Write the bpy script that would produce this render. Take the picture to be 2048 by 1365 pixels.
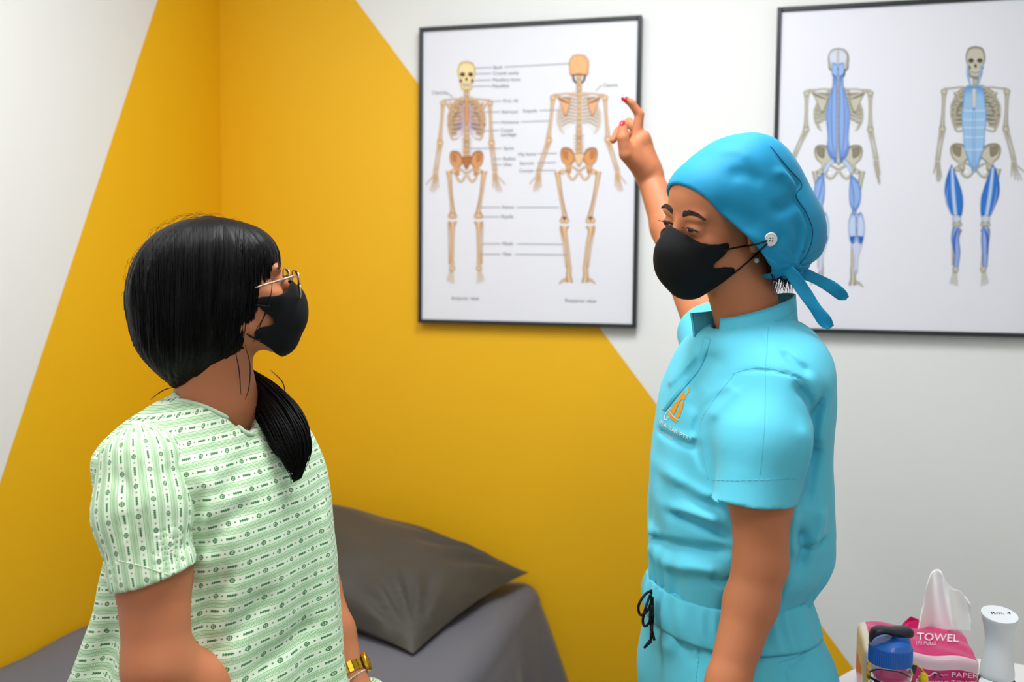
import bpy, math, random
import numpy as np
from mathutils import Matrix, Vector
from mathutils.bvhtree import BVHTree

for o in list(bpy.data.objects):
    bpy.data.objects.remove(o)
scene = bpy.context.scene
C = scene.collection
rnd = random.Random(7)

# ------------------------------------------------------------------ camera, light, exposure
F_PX, CAM_H = 1991.0, 1.42
PITCH, ROLL, YAW_WALL = math.radians(3.91), math.radians(0.61), math.radians(14.99)
ROT = Matrix.Rotation(math.pi / 2 - PITCH, 3, 'X') @ Matrix.Rotation(ROLL, 3, 'Z')
cam_data = bpy.data.cameras.new('camera')
cam = bpy.data.objects.new('camera', cam_data)
C.objects.link(cam)
cam.matrix_world = Matrix.Translation((0, 0, CAM_H)) @ ROT.to_4x4()
cam_data.sensor_width = 36.0
cam_data.lens = F_PX * 36.0 / 2048.0
cam_data.clip_start = 0.05
cam_data.dof.use_dof = True
cam_data.dof.focus_distance = 1.50
cam_data.dof.aperture_fstop = 3.2
scene.camera = cam

world = bpy.data.worlds.new('world')
scene.world = world
world.use_nodes = True
world.node_tree.nodes['Background'].inputs[0].default_value = (0.9, 0.95, 1.0, 1)
world.node_tree.nodes['Background'].inputs[1].default_value = 0.3

scene.view_settings.view_transform = 'Standard'
scene.view_settings.look = 'None'
scene.view_settings.gamma = 1.0
scene.view_settings.use_curve_mapping = False
scene.view_settings.exposure = 0.28
cy = scene.cycles
cy.max_bounces, cy.diffuse_bounces, cy.glossy_bounces, cy.transmission_bounces, cy.transparent_max_bounces = 7, 4, 3, 6, 8
cy.caustics_reflective = cy.caustics_refractive = False
cy.use_denoising = True
cy.sample_clamp_indirect = 6.0
LAMPS = [  # (along the back wall, out from it, half size, watts, colour)
    (0.45, 1.12, 0.30, 20.0, (0.93, 0.97, 1.0)),
    (0.95, 2.90, 0.30, 6.0, (0.93, 0.97, 1.0)),  # unseen fill panel behind the camera, added to lift the near sides
    (-0.40, 1.75, 0.30, 10.0, (0.93, 0.97, 1.0)),  # unseen panel, added to brighten the therapist's face from the left
]
CEIL_Z = 2.62

# ------------------------------------------------------------------ measuring helpers
CAM = Vector((0, 0, CAM_H))


def ray(px, py):
    return ROT @ Vector(((px - 1024.0) / F_PX, -(py - 682.5) / F_PX, -1.0))


def P(px, py, d):
    """point at distance d in front of the camera that is seen at this pixel"""
    r = ray(px, py)
    return CAM + r * (d / r.y)


WU = Vector((math.cos(YAW_WALL), -math.sin(YAW_WALL), 0))     # along the back wall, to the right
WN = Vector((-math.sin(YAW_WALL), -math.cos(YAW_WALL), 0))    # out of the back wall, into the room
WO = Vector((0, 2.699, 0))
A_CORNER = -0.883
A_RIGHT, B_FRONT = 2.35, 3.55


def W(a, b, z):
    return WO + WU * a + WN * b + Vector((0, 0, z))


def onplane(px, py, p0, n):
    r = ray(px, py)
    return CAM + r * ((p0 - CAM).dot(n) / r.dot(n))


def onback(px, py, off=0.0):
    return onplane(px, py, W(0, off, 0), WN)


def inwall(v):
    d = v - WO
    return d.dot(WU), d.dot(WN), v.z


# ------------------------------------------------------------------ materials
MATS = {}


def lin(r, g, b):
    f = lambda c: (c / 255 / 12.92) if c / 255 <= 0.04045 else ((c / 255 + 0.055) / 1.055) ** 2.4
    return (f(r), f(g), f(b), 1.0)


def material(name, col, rough=0.6, metal=0.0, spec=0.5, bump=None, var=None, sss=0.0, sheen=0.0,
             trans=0.0, ior=1.45, alpha=1.0, coat=0.0, aniso=None, attr=None, emit=None, stretch=None):
    m = bpy.data.materials.new(name)
    m.use_nodes = True
    nt = m.node_tree
    b = nt.nodes['Principled BSDF']
    b.inputs['Base Color'].default_value = col
    b.inputs['Roughness'].default_value = rough
    b.inputs['Metallic'].default_value = metal
    b.inputs['Specular IOR Level'].default_value = spec
    b.inputs['IOR'].default_value = ior
    b.inputs['Transmission Weight'].default_value = trans
    b.inputs['Alpha'].default_value = alpha
    b.inputs['Coat Weight'].default_value = coat
    if sss:
        b.inputs['Subsurface Weight'].default_value = sss
        b.inputs['Subsurface Radius'].default_value = (0.012, 0.004, 0.002)
        b.inputs['Subsurface Scale'].default_value = 1.0
    if sheen:
        b.inputs['Sheen Weight'].default_value = sheen
        b.inputs['Sheen Roughness'].default_value = 0.4
    if emit:
        b.inputs['Emission Color'].default_value = emit[0]
        b.inputs['Emission Strength'].default_value = emit[1]
    tc = nt.nodes.new('ShaderNodeTexCoord')
    src = tc.outputs['Object']
    if stretch:
        mp = nt.nodes.new('ShaderNodeMapping')
        mp.inputs['Scale'].default_value = stretch
        nt.links.new(src, mp.inputs['Vector'])
        src = mp.outputs['Vector']
    if attr:
        at = nt.nodes.new('ShaderNodeAttribute')
        at.attribute_name = attr
        nt.links.new(at.outputs['Color'], b.inputs['Base Color'])
    if var:
        n = nt.nodes.new('ShaderNodeTexNoise')
        n.inputs['Scale'].default_value = var[0]
        n.inputs['Detail'].default_value = 4
        nt.links.new(src, n.inputs['Vector'])
        mix = nt.nodes.new('ShaderNodeMix')
        mix.data_type = 'RGBA'
        mix.inputs[6].default_value = tuple(c * (1 - var[1]) for c in col[:3]) + (1,)
        mix.inputs[7].default_value = tuple(min(1, c * (1 + var[1])) for c in col[:3]) + (1,)
        nt.links.new(n.outputs['Fac'], mix.inputs[0])
        nt.links.new(mix.outputs[2], b.inputs['Base Color'])
    if bump:
        n2 = nt.nodes.new('ShaderNodeTexNoise')
        n2.inputs['Scale'].default_value = bump[0]
        n2.inputs['Detail'].default_value = 3
        nt.links.new(src, n2.inputs['Vector'])
        bn = nt.nodes.new('ShaderNodeBump')
        bn.inputs['Strength'].default_value = bump[1]
        bn.inputs['Distance'].default_value = bump[2] if len(bump) > 2 else 0.002
        nt.links.new(n2.outputs['Fac'], bn.inputs['Height'])
        nt.links.new(bn.outputs['Normal'], b.inputs['Normal'])
    MATS[name] = m
    return m


material('white_paint', lin(232, 232, 230), 0.65, bump=(60, 0.08), var=(1.5, 0.012))
material('yellow_paint', lin(237, 180, 10), 0.55, bump=(60, 0.08), var=(1.5, 0.02))
material('floor_vinyl', lin(112, 108, 104), 0.45, var=(6, 0.08), bump=(80, 0.05))
material('ceiling_paint', lin(240, 240, 236), 0.8, var=(2, 0.01))
material('frame_black', lin(34, 40, 42), 0.35, var=(30, 0.1), bump=(120, 0.05))
material('paper', lin(226, 226, 234), 0.4, spec=0.3, var=(4, 0.008))
material('print', (1, 1, 1, 1), 0.45, spec=0.3, attr='Col')
material('sheet_grey', lin(98, 98, 107), 0.85, bump=(900, 0.25, 0.0006), var=(5, 0.06), sheen=0.1)
material('mattress', lin(60, 60, 66), 0.85, bump=(300, 0.2), var=(5, 0.05))
material('pillow_fabric', lin(64, 60, 54), 0.62, bump=(700, 0.2, 0.0006), var=(4, 0.06), sheen=0.15)
material('metal_grey', lin(120, 122, 126), 0.4, metal=0.8, var=(20, 0.05))
material('white_plastic', lin(226, 230, 234), 0.35, var=(20, 0.01))
material('white_laminate', lin(232, 232, 232), 0.35, var=(10, 0.01))
material('clear_plastic', (0.93, 0.95, 0.96, 1), 0.04, trans=1.0, ior=1.35, bump=(40, 0.02))
material('blue_plastic', lin(38, 104, 196), 0.38, coat=0.2, var=(40, 0.03))
material('navy_plastic', lin(26, 30, 44), 0.4, var=(40, 0.05))
material('yellow_plastic', lin(236, 200, 24), 0.4, var=(40, 0.05))
material('pink_wrap', lin(206, 16, 104), 0.3, coat=0.3, bump=(45, 0.25, 0.004), var=(12, 0.06))
material('pale_wrap', lin(232, 196, 206), 0.3, coat=0.3, bump=(45, 0.2, 0.004), var=(12, 0.03))
material('beige_wrap', lin(214, 204, 184), 0.35, coat=0.3, bump=(45, 0.25, 0.004), var=(12, 0.06))
material('tissue', lin(240, 240, 238), 1.0, spec=0.05, bump=(60, 0.3, 0.003), var=(20, 0.01))
material('ink_black', lin(22, 22, 24), 0.5, var=(60, 0.05))
material('lamp_metal', lin(225, 225, 225), 0.4, var=(10, 0.02))
material('lamp_glow', (1, 1, 1, 1), 0.5, emit=((1, 0.97, 0.92, 1), 3.0))
material('chrome', lin(200, 200, 204), 0.2, metal=1.0, var=(30, 0.03))


# ------------------------------------------------------------------ mesh helpers
def link(o, parent=None):
    C.objects.link(o)
    if parent is not None:
        o.parent = parent
    return o


def mesh_obj(name, verts, faces, mat=None, parent=None, smooth=False, colors=None, mats=None, fmat=None):
    me = bpy.data.meshes.new(name)
    if isinstance(verts, np.ndarray) and isinstance(faces, np.ndarray):
        n, k = faces.shape
        me.vertices.add(len(verts))
        me.vertices.foreach_set('co', np.ascontiguousarray(verts, np.float32).ravel())
        me.loops.add(n * k)
        me.loops.foreach_set('vertex_index', np.ascontiguousarray(faces, np.int32).ravel())
        me.polygons.add(n)
        me.polygons.foreach_set('loop_start', np.arange(0, n * k, k, dtype=np.int32))
        me.update(calc_edges=True)
        me.validate()
    else:
        me.from_pydata([tuple(v) for v in verts], [], [tuple(f) for f in faces])
        me.update()
    for mm in (mats or ([mat] if mat else [])):
        me.materials.append(MATS[mm] if isinstance(mm, str) else mm)
    if fmat is not None:
        me.polygons.foreach_set('material_index', np.array(fmat, np.int32))
    if smooth:
        me.polygons.foreach_set('use_smooth', np.ones(len(me.polygons), bool))
    if colors is not None:
        a = me.color_attributes.new('Col', 'FLOAT_COLOR', 'POINT')
        cc = np.ones((len(me.vertices), 4), np.float32)
        cc[:, :3] = np.array(colors, np.float32)[:, :3]
        a.data.foreach_set('color', cc.ravel())
    o = bpy.data.objects.new(name, me)
    return link(o, parent)


def tag(o, label=None, cat=None, group=None, kind=None):
    if label:
        o['label'] = label
    if cat:
        o['category'] = cat
    if group:
        o['group'] = group
    if kind:
        o['kind'] = kind
    return o


def empty(name, loc=(0, 0, 0), parent=None):
    o = bpy.data.objects.new(name, None)
    o.empty_display_size = 0.05
    link(o, parent)
    o.location = loc
    return o


def rebase(root, loc):
    """move the origin of an Empty without moving its already linked children"""
    root.location = loc
    for c in root.children:
        c.matrix_parent_inverse = Matrix.Translation(-Vector(loc))


class MB:
    def __init__(s):
        s.v, s.f, s.m = [], [], []

    def add(s, vs, fs, m=0):
        n = len(s.v)
        s.v += [Vector(v) for v in vs]
        s.f += [tuple(i + n for i in f) for f in fs]
        s.m += [m] * len(fs)

    def box(s, org, ax, ay, az, lo, hi, m=0):
        pts = []
        for z in (lo[2], hi[2]):
            for y in (lo[1], hi[1]):
                for x in (lo[0], hi[0]):
                    pts.append(org + ax * x + ay * y + az * z)
        s.add(pts, [(0, 2, 3, 1), (4, 5, 7, 6), (0, 1, 5, 4), (2, 6, 7, 3), (0, 4, 6, 2), (1, 3, 7, 5)], m)

    def lathe(s, org, prof, n=32, m=0, tilt=None, cap=True):
        """prof: list of (r, z); tilt(r,z,ang)->dz"""
        vs, fs = [], []
        for r, z in prof:
            for i in range(n):
                a = 2 * math.pi * i / n
                dz = tilt(r, z, a) if tilt else 0
                vs.append(Vector(org) + Vector((r * math.cos(a), r * math.sin(a), z + dz)))
        for k in range(len(prof) - 1):
            for i in range(n):
                j = (i + 1) % n
                fs.append((k * n + i, k * n + j, (k + 1) * n + j, (k + 1) * n + i))
        if cap:
            fs.append(tuple(range(n - 1, -1, -1)))
            fs.append(tuple((len(prof) - 1) * n + i for i in range(n)))
        s.add(vs, fs, m)

    def tube(s, pts, rads, n=8, m=0):
        pts = [Vector(p) for p in pts]
        if not hasattr(rads, '__len__'):
            rads = [rads] * len(pts)
        vs, fs = [], []
        up = Vector((0.31, 0.17, 0.93)).normalized()
        for i, p in enumerate(pts):
            t = (pts[min(i + 1, len(pts) - 1)] - pts[max(i - 1, 0)]).normalized()
            if abs(t.dot(up)) > 0.97:
                up = Vector((1, 0, 0))
            a = (up - t * up.dot(t)).normalized()
            up = a
            b = t.cross(a)
            for k in range(n):
                w = 2 * math.pi * k / n
                vs.append(p + (a * math.cos(w) + b * math.sin(w)) * rads[i])
        for i in range(len(pts) - 1):
            for k in range(n):
                j = (k + 1) % n
                fs.append((i * n + k, i * n + j, (i + 1) * n + j, (i + 1) * n + k))
        fs.append(tuple(range(n - 1, -1, -1)))
        fs.append(tuple((len(pts) - 1) * n + k for k in range(n)))
        s.add(vs, fs, m)

    def sphere(s, c, r, nu=14, nv=8, m=0, ax=(1, 1, 1)):
        vs, fs = [], []
        for i in range(nv + 1):
            th = math.pi * i / nv
            for j in range(nu):
                a = 2 * math.pi * j / nu
                vs.append(Vector(c) + Vector((r * ax[0] * math.sin(th) * math.cos(a), r * ax[1] * math.sin(th) * math.sin(a), r * ax[2] * math.cos(th))))
        for i in range(nv):
            for j in range(nu):
                k = (j + 1) % nu
                fs.append((i * nu + j, (i + 1) * nu + j, (i + 1) * nu + k, i * nu + k))
        s.add(vs, fs, m)

    def build(s, name, mat, parent=None, smooth=False, mats=None):
        return mesh_obj(name, s.v, s.f, mat, parent, smooth, mats=mats, fmat=s.m if mats else None)


def crom(pts, n):
    """Catmull-Rom through rows of numbers, n samples"""
    p = np.array(pts, float)
    q = np.vstack([2 * p[0] - p[1], p, 2 * p[-1] - p[-2]])
    out = []
    for t in np.linspace(0, len(p) - 1 - 1e-9, n):
        i = int(t)
        u = t - i
        a, b, c, d = q[i], q[i + 1], q[i + 2], q[i + 3]
        out.append(0.5 * (2 * b + (c - a) * u + (2 * a - 5 * b + 4 * c - d) * u * u + (3 * b - a - 3 * c + d) * u ** 3))
    return np.array(out)


def text2d(s, size):
    cu = bpy.data.curves.new('t', 'FONT')
    cu.body = s
    cu.size = size
    cu.resolution_u = 3
    ob = bpy.data.objects.new('t', cu)
    C.objects.link(ob)
    dg = bpy.context.evaluated_depsgraph_get()
    me = ob.evaluated_get(dg).to_mesh()
    vs = [(v.co.x, v.co.y) for v in me.vertices]
    fs = [tuple(p.vertices) for p in me.polygons]
    ob.evaluated_get(dg).to_mesh_clear()
    bpy.data.objects.remove(ob)
    bpy.data.curves.remove(cu)
    return vs, fs


# ------------------------------------------------------------------ the room
def wall_poly(name, pts_lists, mats, n_out, thick=0.08):
    """coplanar polygons with thickness behind them; one polygon per paint"""
    vs, fs, fm = [], [], []
    for pl, mi in pts_lists:
        n0 = len(vs)
        vs += pl
        fs.append(tuple(range(n0, n0 + len(pl))))
        fm.append(mi)
        m0 = len(vs)
        vs += [p - n_out * thick for p in pl]
        fs.append(tuple(range(m0 + len(pl) - 1, m0 - 1, -1)))
        fm.append(mi)
    o = mesh_obj(name, vs, fs, None, None, mats=mats, fmat=fm)
    o['kind'] = 'structure'
    return o


# back wall: yellow left of the slanting paint line
pa = inwall(onback(712, 0))
pb = inwall(onback(1712, 1345))


def on_line(z):
    return pa[0] + (pb[0] - pa[0]) * (z - pa[2]) / (pb[2] - pa[2])


zt = CEIL_Z
a_bot, a_top = on_line(0.0), on_line(zt)
wall_poly('wall_back', [
    ([W(A_CORNER, 0, 0), W(a_bot, 0, 0), W(a_top, 0, zt), W(A_CORNER, 0, zt)], 1),
    ([W(a_bot, 0, 0), W(A_RIGHT, 0, 0), W(A_RIGHT, 0, zt), W(a_top, 0, zt)], 0)],
    ['white_paint', 'yellow_paint'], WN)
# left wall
q1 = inwall(onplane(315, 0, W(A_CORNER, 0, 0), WU))
q2 = inwall(onplane(0, 965, W(A_CORNER, 0, 0), WU))


def on_line2(z):
    return q1[1] + (q2[1] - q1[1]) * (z - q1[2]) / (q2[2] - q1[2])


b_bot, b_top = on_line2(0.0), on_line2(zt)
b_bot = min(b_bot, B_FRONT - 0.05)
z_b = q1[2] + (b_bot - q1[1]) * (q2[2] - q1[2]) / (q2[1] - q1[1])
if b_top > 0:
    yel = [W(A_CORNER, 0, 0), W(A_CORNER, 0, zt), W(A_CORNER, b_top, zt), W(A_CORNER, b_bot, z_b), W(A_CORNER, b_bot, 0)]
    whi = [W(A_CORNER, b_bot, 0), W(A_CORNER, b_bot, z_b), W(A_CORNER, b_top, zt), W(A_CORNER, B_FRONT, zt), W(A_CORNER, B_FRONT, 0)]
else:
    z0 = q1[2] + (0 - q1[1]) * (q2[2] - q1[2]) / (q2[1] - q1[1])
    yel = [W(A_CORNER, 0, 0), W(A_CORNER, 0, z0), W(A_CORNER, b_bot, z_b), W(A_CORNER, b_bot, 0)]
    whi = [W(A_CORNER, b_bot, 0), W(A_CORNER, b_bot, z_b), W(A_CORNER, 0, z0), W(A_CORNER, 0, zt), W(A_CORNER, B_FRONT, zt), W(A_CORNER, B_FRONT, 0)]
wall_poly('wall_left', [(yel, 1), (whi, 0)], ['white_paint', 'yellow_paint'], WU)
wall_poly('wall_right', [([W(A_RIGHT, 0, 0), W(A_RIGHT, B_FRONT, 0), W(A_RIGHT, B_FRONT, zt), W(A_RIGHT, 0, zt)], 0)], ['white_paint'], -WU)
wall_poly('wall_front', [([W(A_CORNER, B_FRONT, 0), W(A_CORNER, B_FRONT, zt), W(A_RIGHT, B_FRONT, zt), W(A_RIGHT, B_FRONT, 0)], 0)], ['white_paint'], -WN)
up = Vector((0, 0, 1))
wall_poly('floor', [([W(A_CORNER, 0, 0), W(A_CORNER, B_FRONT, 0), W(A_RIGHT, B_FRONT, 0), W(A_RIGHT, 0, 0)], 0)], ['floor_vinyl'], up)
wall_poly('ceiling', [([W(A_CORNER, 0, zt), W(A_RIGHT, 0, zt), W(A_RIGHT, B_FRONT, zt), W(A_CORNER, B_FRONT, zt)], 0)], ['ceiling_paint'], -up)

lamp_labels = ['square ceiling light panel nearest the back wall with the posters', 'added square fill light panel behind the camera, out of view',
               'added square light panel above the foot of the bed, brightening the standing face']
for (la, lb, hs, watts, colr), lab in zip(LAMPS, lamp_labels):
    root = empty('ceiling_light', W(la, lb, CEIL_Z))
    tag(root, lab, 'ceiling light', 'square ceiling light panels')
    m = MB()
    z0 = Vector((0, 0, 0))
    for s0, s1, t0, t1 in ((-hs - .02, hs + .02, -hs - .02, -hs), (-hs - .02, hs + .02, hs, hs + .02), (-hs - .02, -hs, -hs, hs), (hs, hs + .02, -hs, hs)):
        m.box(z0, WU, WN, up, (s0, t0, -0.022), (s1, t1, -0.001))
    m.build('lamp_frame', 'lamp_metal', root)
    m = MB()
    m.box(z0, WU, WN, up, (-hs, -hs, -0.012), (hs, hs, -0.006))
    m.build('diffuser', 'lamp_glow', root)
    ld = bpy.data.lights.new('panel_light', 'AREA')
    ld.shape = 'SQUARE'
    ld.size = hs * 2
    ld.energy = watts
    ld.color = colr
    lo = bpy.data.objects.new('panel_light', ld)
    link(lo, root)
    lo.location = (0, 0, -0.024)
    lo.rotation_euler = (0, 0, -YAW_WALL)


# ------------------------------------------------------------------ wall posters
class Print:
    """flat ink on a poster: shapes laid out in the picture plane of the poster itself"""

    def __init__(s, off):
        s.off, s.v, s.f, s.c = off, [], [], []

    def put(s, pts, faces, cols, layer):
        n = len(s.v)
        for p in pts:
            s.v.append(onback(p[0], p[1], s.off + 0.00007 * layer))
        s.f += [tuple(i + n for i in f) for f in faces]
        s.c += cols

    def stroke(s, pts, w, cc, ce, layer, n=None, smooth=True):
        if not hasattr(w, '__len__'):
            w = [w] * len(pts)
        rows = [(p[0], p[1], ww) for p, ww in zip(pts, w)]
        n = n or max(4, 4 * (len(pts) - 1))
        r = crom(rows, n) if (smooth and len(pts) > 2) else np.array([np.array(rows[0]) + (np.array(rows[-1]) - np.array(rows[0])) * t for t in np.linspace(0, 1, n)]) if len(pts) == 2 else np.array(rows, float)
        vs, cs, fs = [], [], []
        mid = tuple((a + b) / 2 for a, b in zip(cc, ce))
        for i in range(len(r)):
            a, b = r[max(0, i - 1)], r[min(len(r) - 1, i + 1)]
            t = np.array([b[0] - a[0], b[1] - a[1]])
            t /= (np.linalg.norm(t) + 1e-9)
            nn = np.array([-t[1], t[0]])
            for k, col in ((-1, ce), (-.35, cc), (.25, cc), (.65, mid), (1, ce)):
                vs.append((r[i][0] + nn[0] * k * r[i][2] / 2, r[i][1] + nn[1] * k * r[i][2] / 2))
                cs.append(col)
        for i in range(len(r) - 1):
            for k in range(4):
                fs.append((i * 5 + k, i * 5 + k + 1, (i + 1) * 5 + k + 1, (i + 1) * 5 + k))
        s.put(vs, fs, cs, layer)

    def blob(s, pts, cc, ce, layer, n=40, off=(0, 0), inner=0.72):
        p = np.array(list(pts) + [pts[0]], float)
        r = crom(p, n)[:-1]
        c0 = r.mean(0) + np.array(off)
        k = len(r)
        vs = [tuple(x) for x in r] + [tuple(c0 + (x - c0) * inner) for x in r] + [tuple(c0)]
        cs = [ce] * k + [cc] * k + [cc]
        fs = [(i, (i + 1) % k, k + (i + 1) % k, k + i) for i in range(k)] + [(k + i, k + (i + 1) % k, 2 * k) for i in range(k)]
        s.put(vs, fs, cs, layer)

    def ell(s, cx, cy, rx, ry, cc, ce, layer, rot=0, n=20, inner=0.65):
        pts = []
        for i in range(n):
            a = 2 * math.pi * i / n
            x, y = rx * math.cos(a), ry * math.sin(a)
            pts.append((cx + x * math.cos(rot) - y * math.sin(rot), cy + x * math.sin(rot) + y * math.cos(rot)))
        s.blob(pts, cc, ce, layer, n + 1, inner=inner)

    def text(s, t, px, py, h, col, layer, slope=0.0):
        vs, fs = text2d(t, h)
        s.put([(px + x, py - y + slope * x) for x, y in vs], fs, [col] * len(vs), layer)

    def build(s, name, parent):
        o = mesh_obj(name, s.v, s.f, 'print', parent, colors=s.c)
        o.matrix_parent_inverse = Matrix.Translation(-parent.location)
        return o


def L3(r, g, b):
    return lin(r, g, b)[:3]


def skeleton(pr, ox, oy, s, view, pal, sh, rb, pv, arm_l, arm_r, legs, feet=True):
    """one printed skeleton. ox, oy: top of the skull; pal: (light, edge, dark, cartilage)"""
    bl, be, dk, cart = pal
    T = lambda x, y: (ox + x * s, oy + y * s)
    TT = lambda ps: [T(*p) for p in ps]
    S = lambda ps, w, l, cc=bl, ce=be: pr.stroke(TT(ps), [x * s for x in w] if hasattr(w, '__len__') else w * s, cc, ce, l)
    front = view == 'front'
    # spine
    S([(0, 56 if front else 38), (0, 120), (0, 190)], [9, 9, 11], 2)
    for i in range(0 if front else -3, 24):
        y = 58 + i * 5.6
        ww = 5 + (3 if y > 140 else 0) + (2 if y < 75 else 0)
        S([(-ww, y), (0, y - 0.8), (ww, y)], [1.4, 2.6, 1.4], 3)
        if i % 2 == 0:
            S([(-2.5, y + 2.4), (2.5, y + 2.4)], 0.7, 4, dk, dk)
    if 1:
        for i in range(5):
            y = 158 + i * 6.5
            S([(-11, y - 1), (0, y), (11, y - 1)], [1.2, 2.4, 1.2], 3)
    # ribs
    pr.blob(TT([(0, 76), (rb * .6, 78), (rb * .95, 100), (rb * .98, 128), (rb * .8, 152), (rb * .45, 140), (0, 130), (-rb * .45, 140), (-rb * .8, 152), (-rb * .98, 128), (-rb * .95, 100), (-rb * .6, 78)]),
            (L3(142, 118, 108) if pal is WARM else L3(128, 122, 104)) if front else L3(222, 220, 222), L3(180, 162, 150) if front else L3(222, 220, 222), 1)
    for i in range(9):
        y0 = 76 + i * (5.8 if front else 6.6)
        ww = rb * (0.50, .74, .86, .94, .99, 1.0, .99, .96, .88)[i]
        for sg in (-1, 1):
            if front:
                y1 = 82 + i * 8.2
                S([(sg * 5, y0 - 2), (sg * ww * .6, y0 - 3), (sg * ww, y0 + 8), (sg * ww * .93, y1 + 8), (sg * ww * .55, y1 + 11 - i * 0.4)], [1.8, 3.0, 3.8, 4.0, 3.2], 4 + (i % 2) * 0.5)
                if i < 9:
                    yy = min(y1 + 9, 132 + i * 1.3)
                    S([(sg * ww * .57, y1 + 10.5 - i * .4), (sg * ww * .3, (y1 + yy) / 2 + 2), (sg * 4, min(84 + i * 6.2, 128))], [2.4, 2.2, 1.8], 4.3, cart, tuple(c * .75 for c in cart))
            else:
                S([(sg * 3, y0 + 2), (sg * ww * .5, y0 - 1), (sg * ww * .95, y0 + 8), (sg * ww, y0 + 17), (sg * ww * .8, y0 + 25)], [3.2, 3.8, 3.8, 3.4, 2.2], 4 + (i % 2) * 0.5, L3(236, 222, 204) if pal is WARM else bl)
                S([(sg * 6, y0 + 5.2), (sg * ww * .55, y0 + 2.8), (sg * ww * .9, y0 + 10.5)], [1.0, 1.3, 1.0], 3.8, dk, be)
    if front:
        S([(0, 77), (0, 88), (0, 112), (0, 130)], [9, 7, 8, 4], 5, L3(226, 160, 96) if pal is WARM else bl, be)
    # clavicles, shoulder blades
    for sg in (-1, 1):
        if front:
            S([(sg * 36, 84), (sg * 33, 92), (sg * 28, 104)], [10, 9, 3], 3.5)
        else:
            pr.blob(TT([(sg * sh * .84, 83), (sg * sh * .46, 83), (sg * sh * .32, 90), (sg * sh * .38, 106), (sg * sh * .50, 121), (sg * sh * .58, 116), (sg * sh * .72, 96)]), L3(228, 170, 128) if pal is WARM else bl, be, 6)
            S([(sg * sh * .30, 92), (sg * sh * .6, 86), (sg * sh * .92, 79)], [2, 3.2, 5], 7)
            S([(sg * sh * .38, 95), (sg * sh * .62, 90), (sg * sh * .8, 85)], [1.4, 2.6, 1.2], 6.9, dk, dk)
        S([(sg * 4, 79), (sg * sh * .45, 76), (sg * sh * .75, 78), (sg * sh * .98, 79)], [4, 3, 3.2, 4.5], 6.6)
    # arms: (elbow, wrist, hand tip, spread)
    for sg, (eb, wr, tip, spread) in ((-1, arm_l), (1, arm_r)):
        shx, shy = sg * sh, 86
        S([(shx, shy - 3), (shx + (eb[0] - shx) * .12, shy + 10), (shx + (eb[0] - shx) * .5, (shy + eb[1]) / 2), (eb[0] * 1.0, eb[1] - 9), (eb[0], eb[1])], [11, 7, 6, 8, 12], 6)
        pr.ell(*T(shx, shy - 2), 6.2 * s, 5.4 * s, bl, be, 6.8)
        pr.ell(*T(eb[0], eb[1] + 1), 6.5 * s, 5 * s, bl, be, 6.9)
        for k, dx in ((0, -2.6), (1, 2.6)):
            S([(eb[0] + dx, eb[1] + 3), ((eb[0] + wr[0]) / 2 + dx * 1.15, (eb[1] + wr[1]) / 2), (wr[0] + dx, wr[1])], [6, 3.4, 4.6], 6 + k * .5)
        for i in range(6):
            pr.ell(*T(wr[0] + (i % 3 - 1) * 3.2, wr[1] + 3 + (i // 3) * 3.6), 2.2 * s, 2.0 * s, bl, be, 7)
        ux, uy = tip[0] - wr[0], tip[1] - wr[1]
        for i in range(5):
            q = (i - 2) * spread
            ln = (.78, .95, 1.0, .95, .8)[i]
            if i == (4 if sg < 0 else 0):
                pass
            th = i == (0 if sg * (1 if front else 1) < 0 else 4)
            ex, ey = (wr[0] + ux * .62 + q * 1.5, wr[1] + uy * .62) if th else (wr[0] + ux * ln + q, wr[1] + uy * ln)
            b0 = (wr[0] + (i - 2) * 2.0, wr[1] + 8)
            S([b0, ((b0[0] + ex) / 2, (b0[1] + ey) / 2), (ex, ey)], [2.6, 2.1, 1.2], 6.5)
            for t in (.36, .62, .84):
                pr.ell(*T(b0[0] + (ex - b0[0]) * t, b0[1] + (ey - b0[1]) * t), 1.6 * s, 1.5 * s, bl, be, 7.2, n=8)
    # pelvis
    for sg in (-1, 1):
        pr.blob(TT([(sg * 6, 196), (sg * pv * .45, 182), (sg * pv * .85, 180), (sg * pv, 190), (sg * pv * .92, 206), (sg * pv * .7, 216), (sg * pv * .72, 226), (sg * pv * .45, 232), (sg * pv * .4, 214), (sg * 8, 206)]),
                L3(214, 152, 100) if pal is WARM else bl, be, 5, off=(sg * 3 * s, 0))
        pr.blob(TT([(sg * pv * .55, 186), (sg * pv * .86, 185), (sg * pv * .86, 198), (sg * pv * .6, 204)]), L3(188, 120, 70) if pal is WARM else L3(138, 130, 108), L3(200, 140, 90) if pal is WARM else be, 5.5)
        S([(sg * pv * .66, 222), (sg * pv * .42, 216), (0, 226)], [4, 4, 5], 5.6)
        S([(sg * pv * .62, 228), (sg * pv * .45, 240), (sg * pv * .25, 241), (sg * 1.5, 229)], [4.5, 4.5, 4, 4], 5.7)
        pr.ell(*T(sg * pv * .36, 232), 5.0 * s, 4.6 * s, L3(236, 236, 240), L3(200, 190, 186), 5.9)
    pr.blob(TT([(-11, 192), (0, 190), (11, 192), (7, 206), (0, 218), (-7, 206)]), L3(176, 108, 66) if pal is WARM and front else bl, be, 6.2)
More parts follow.
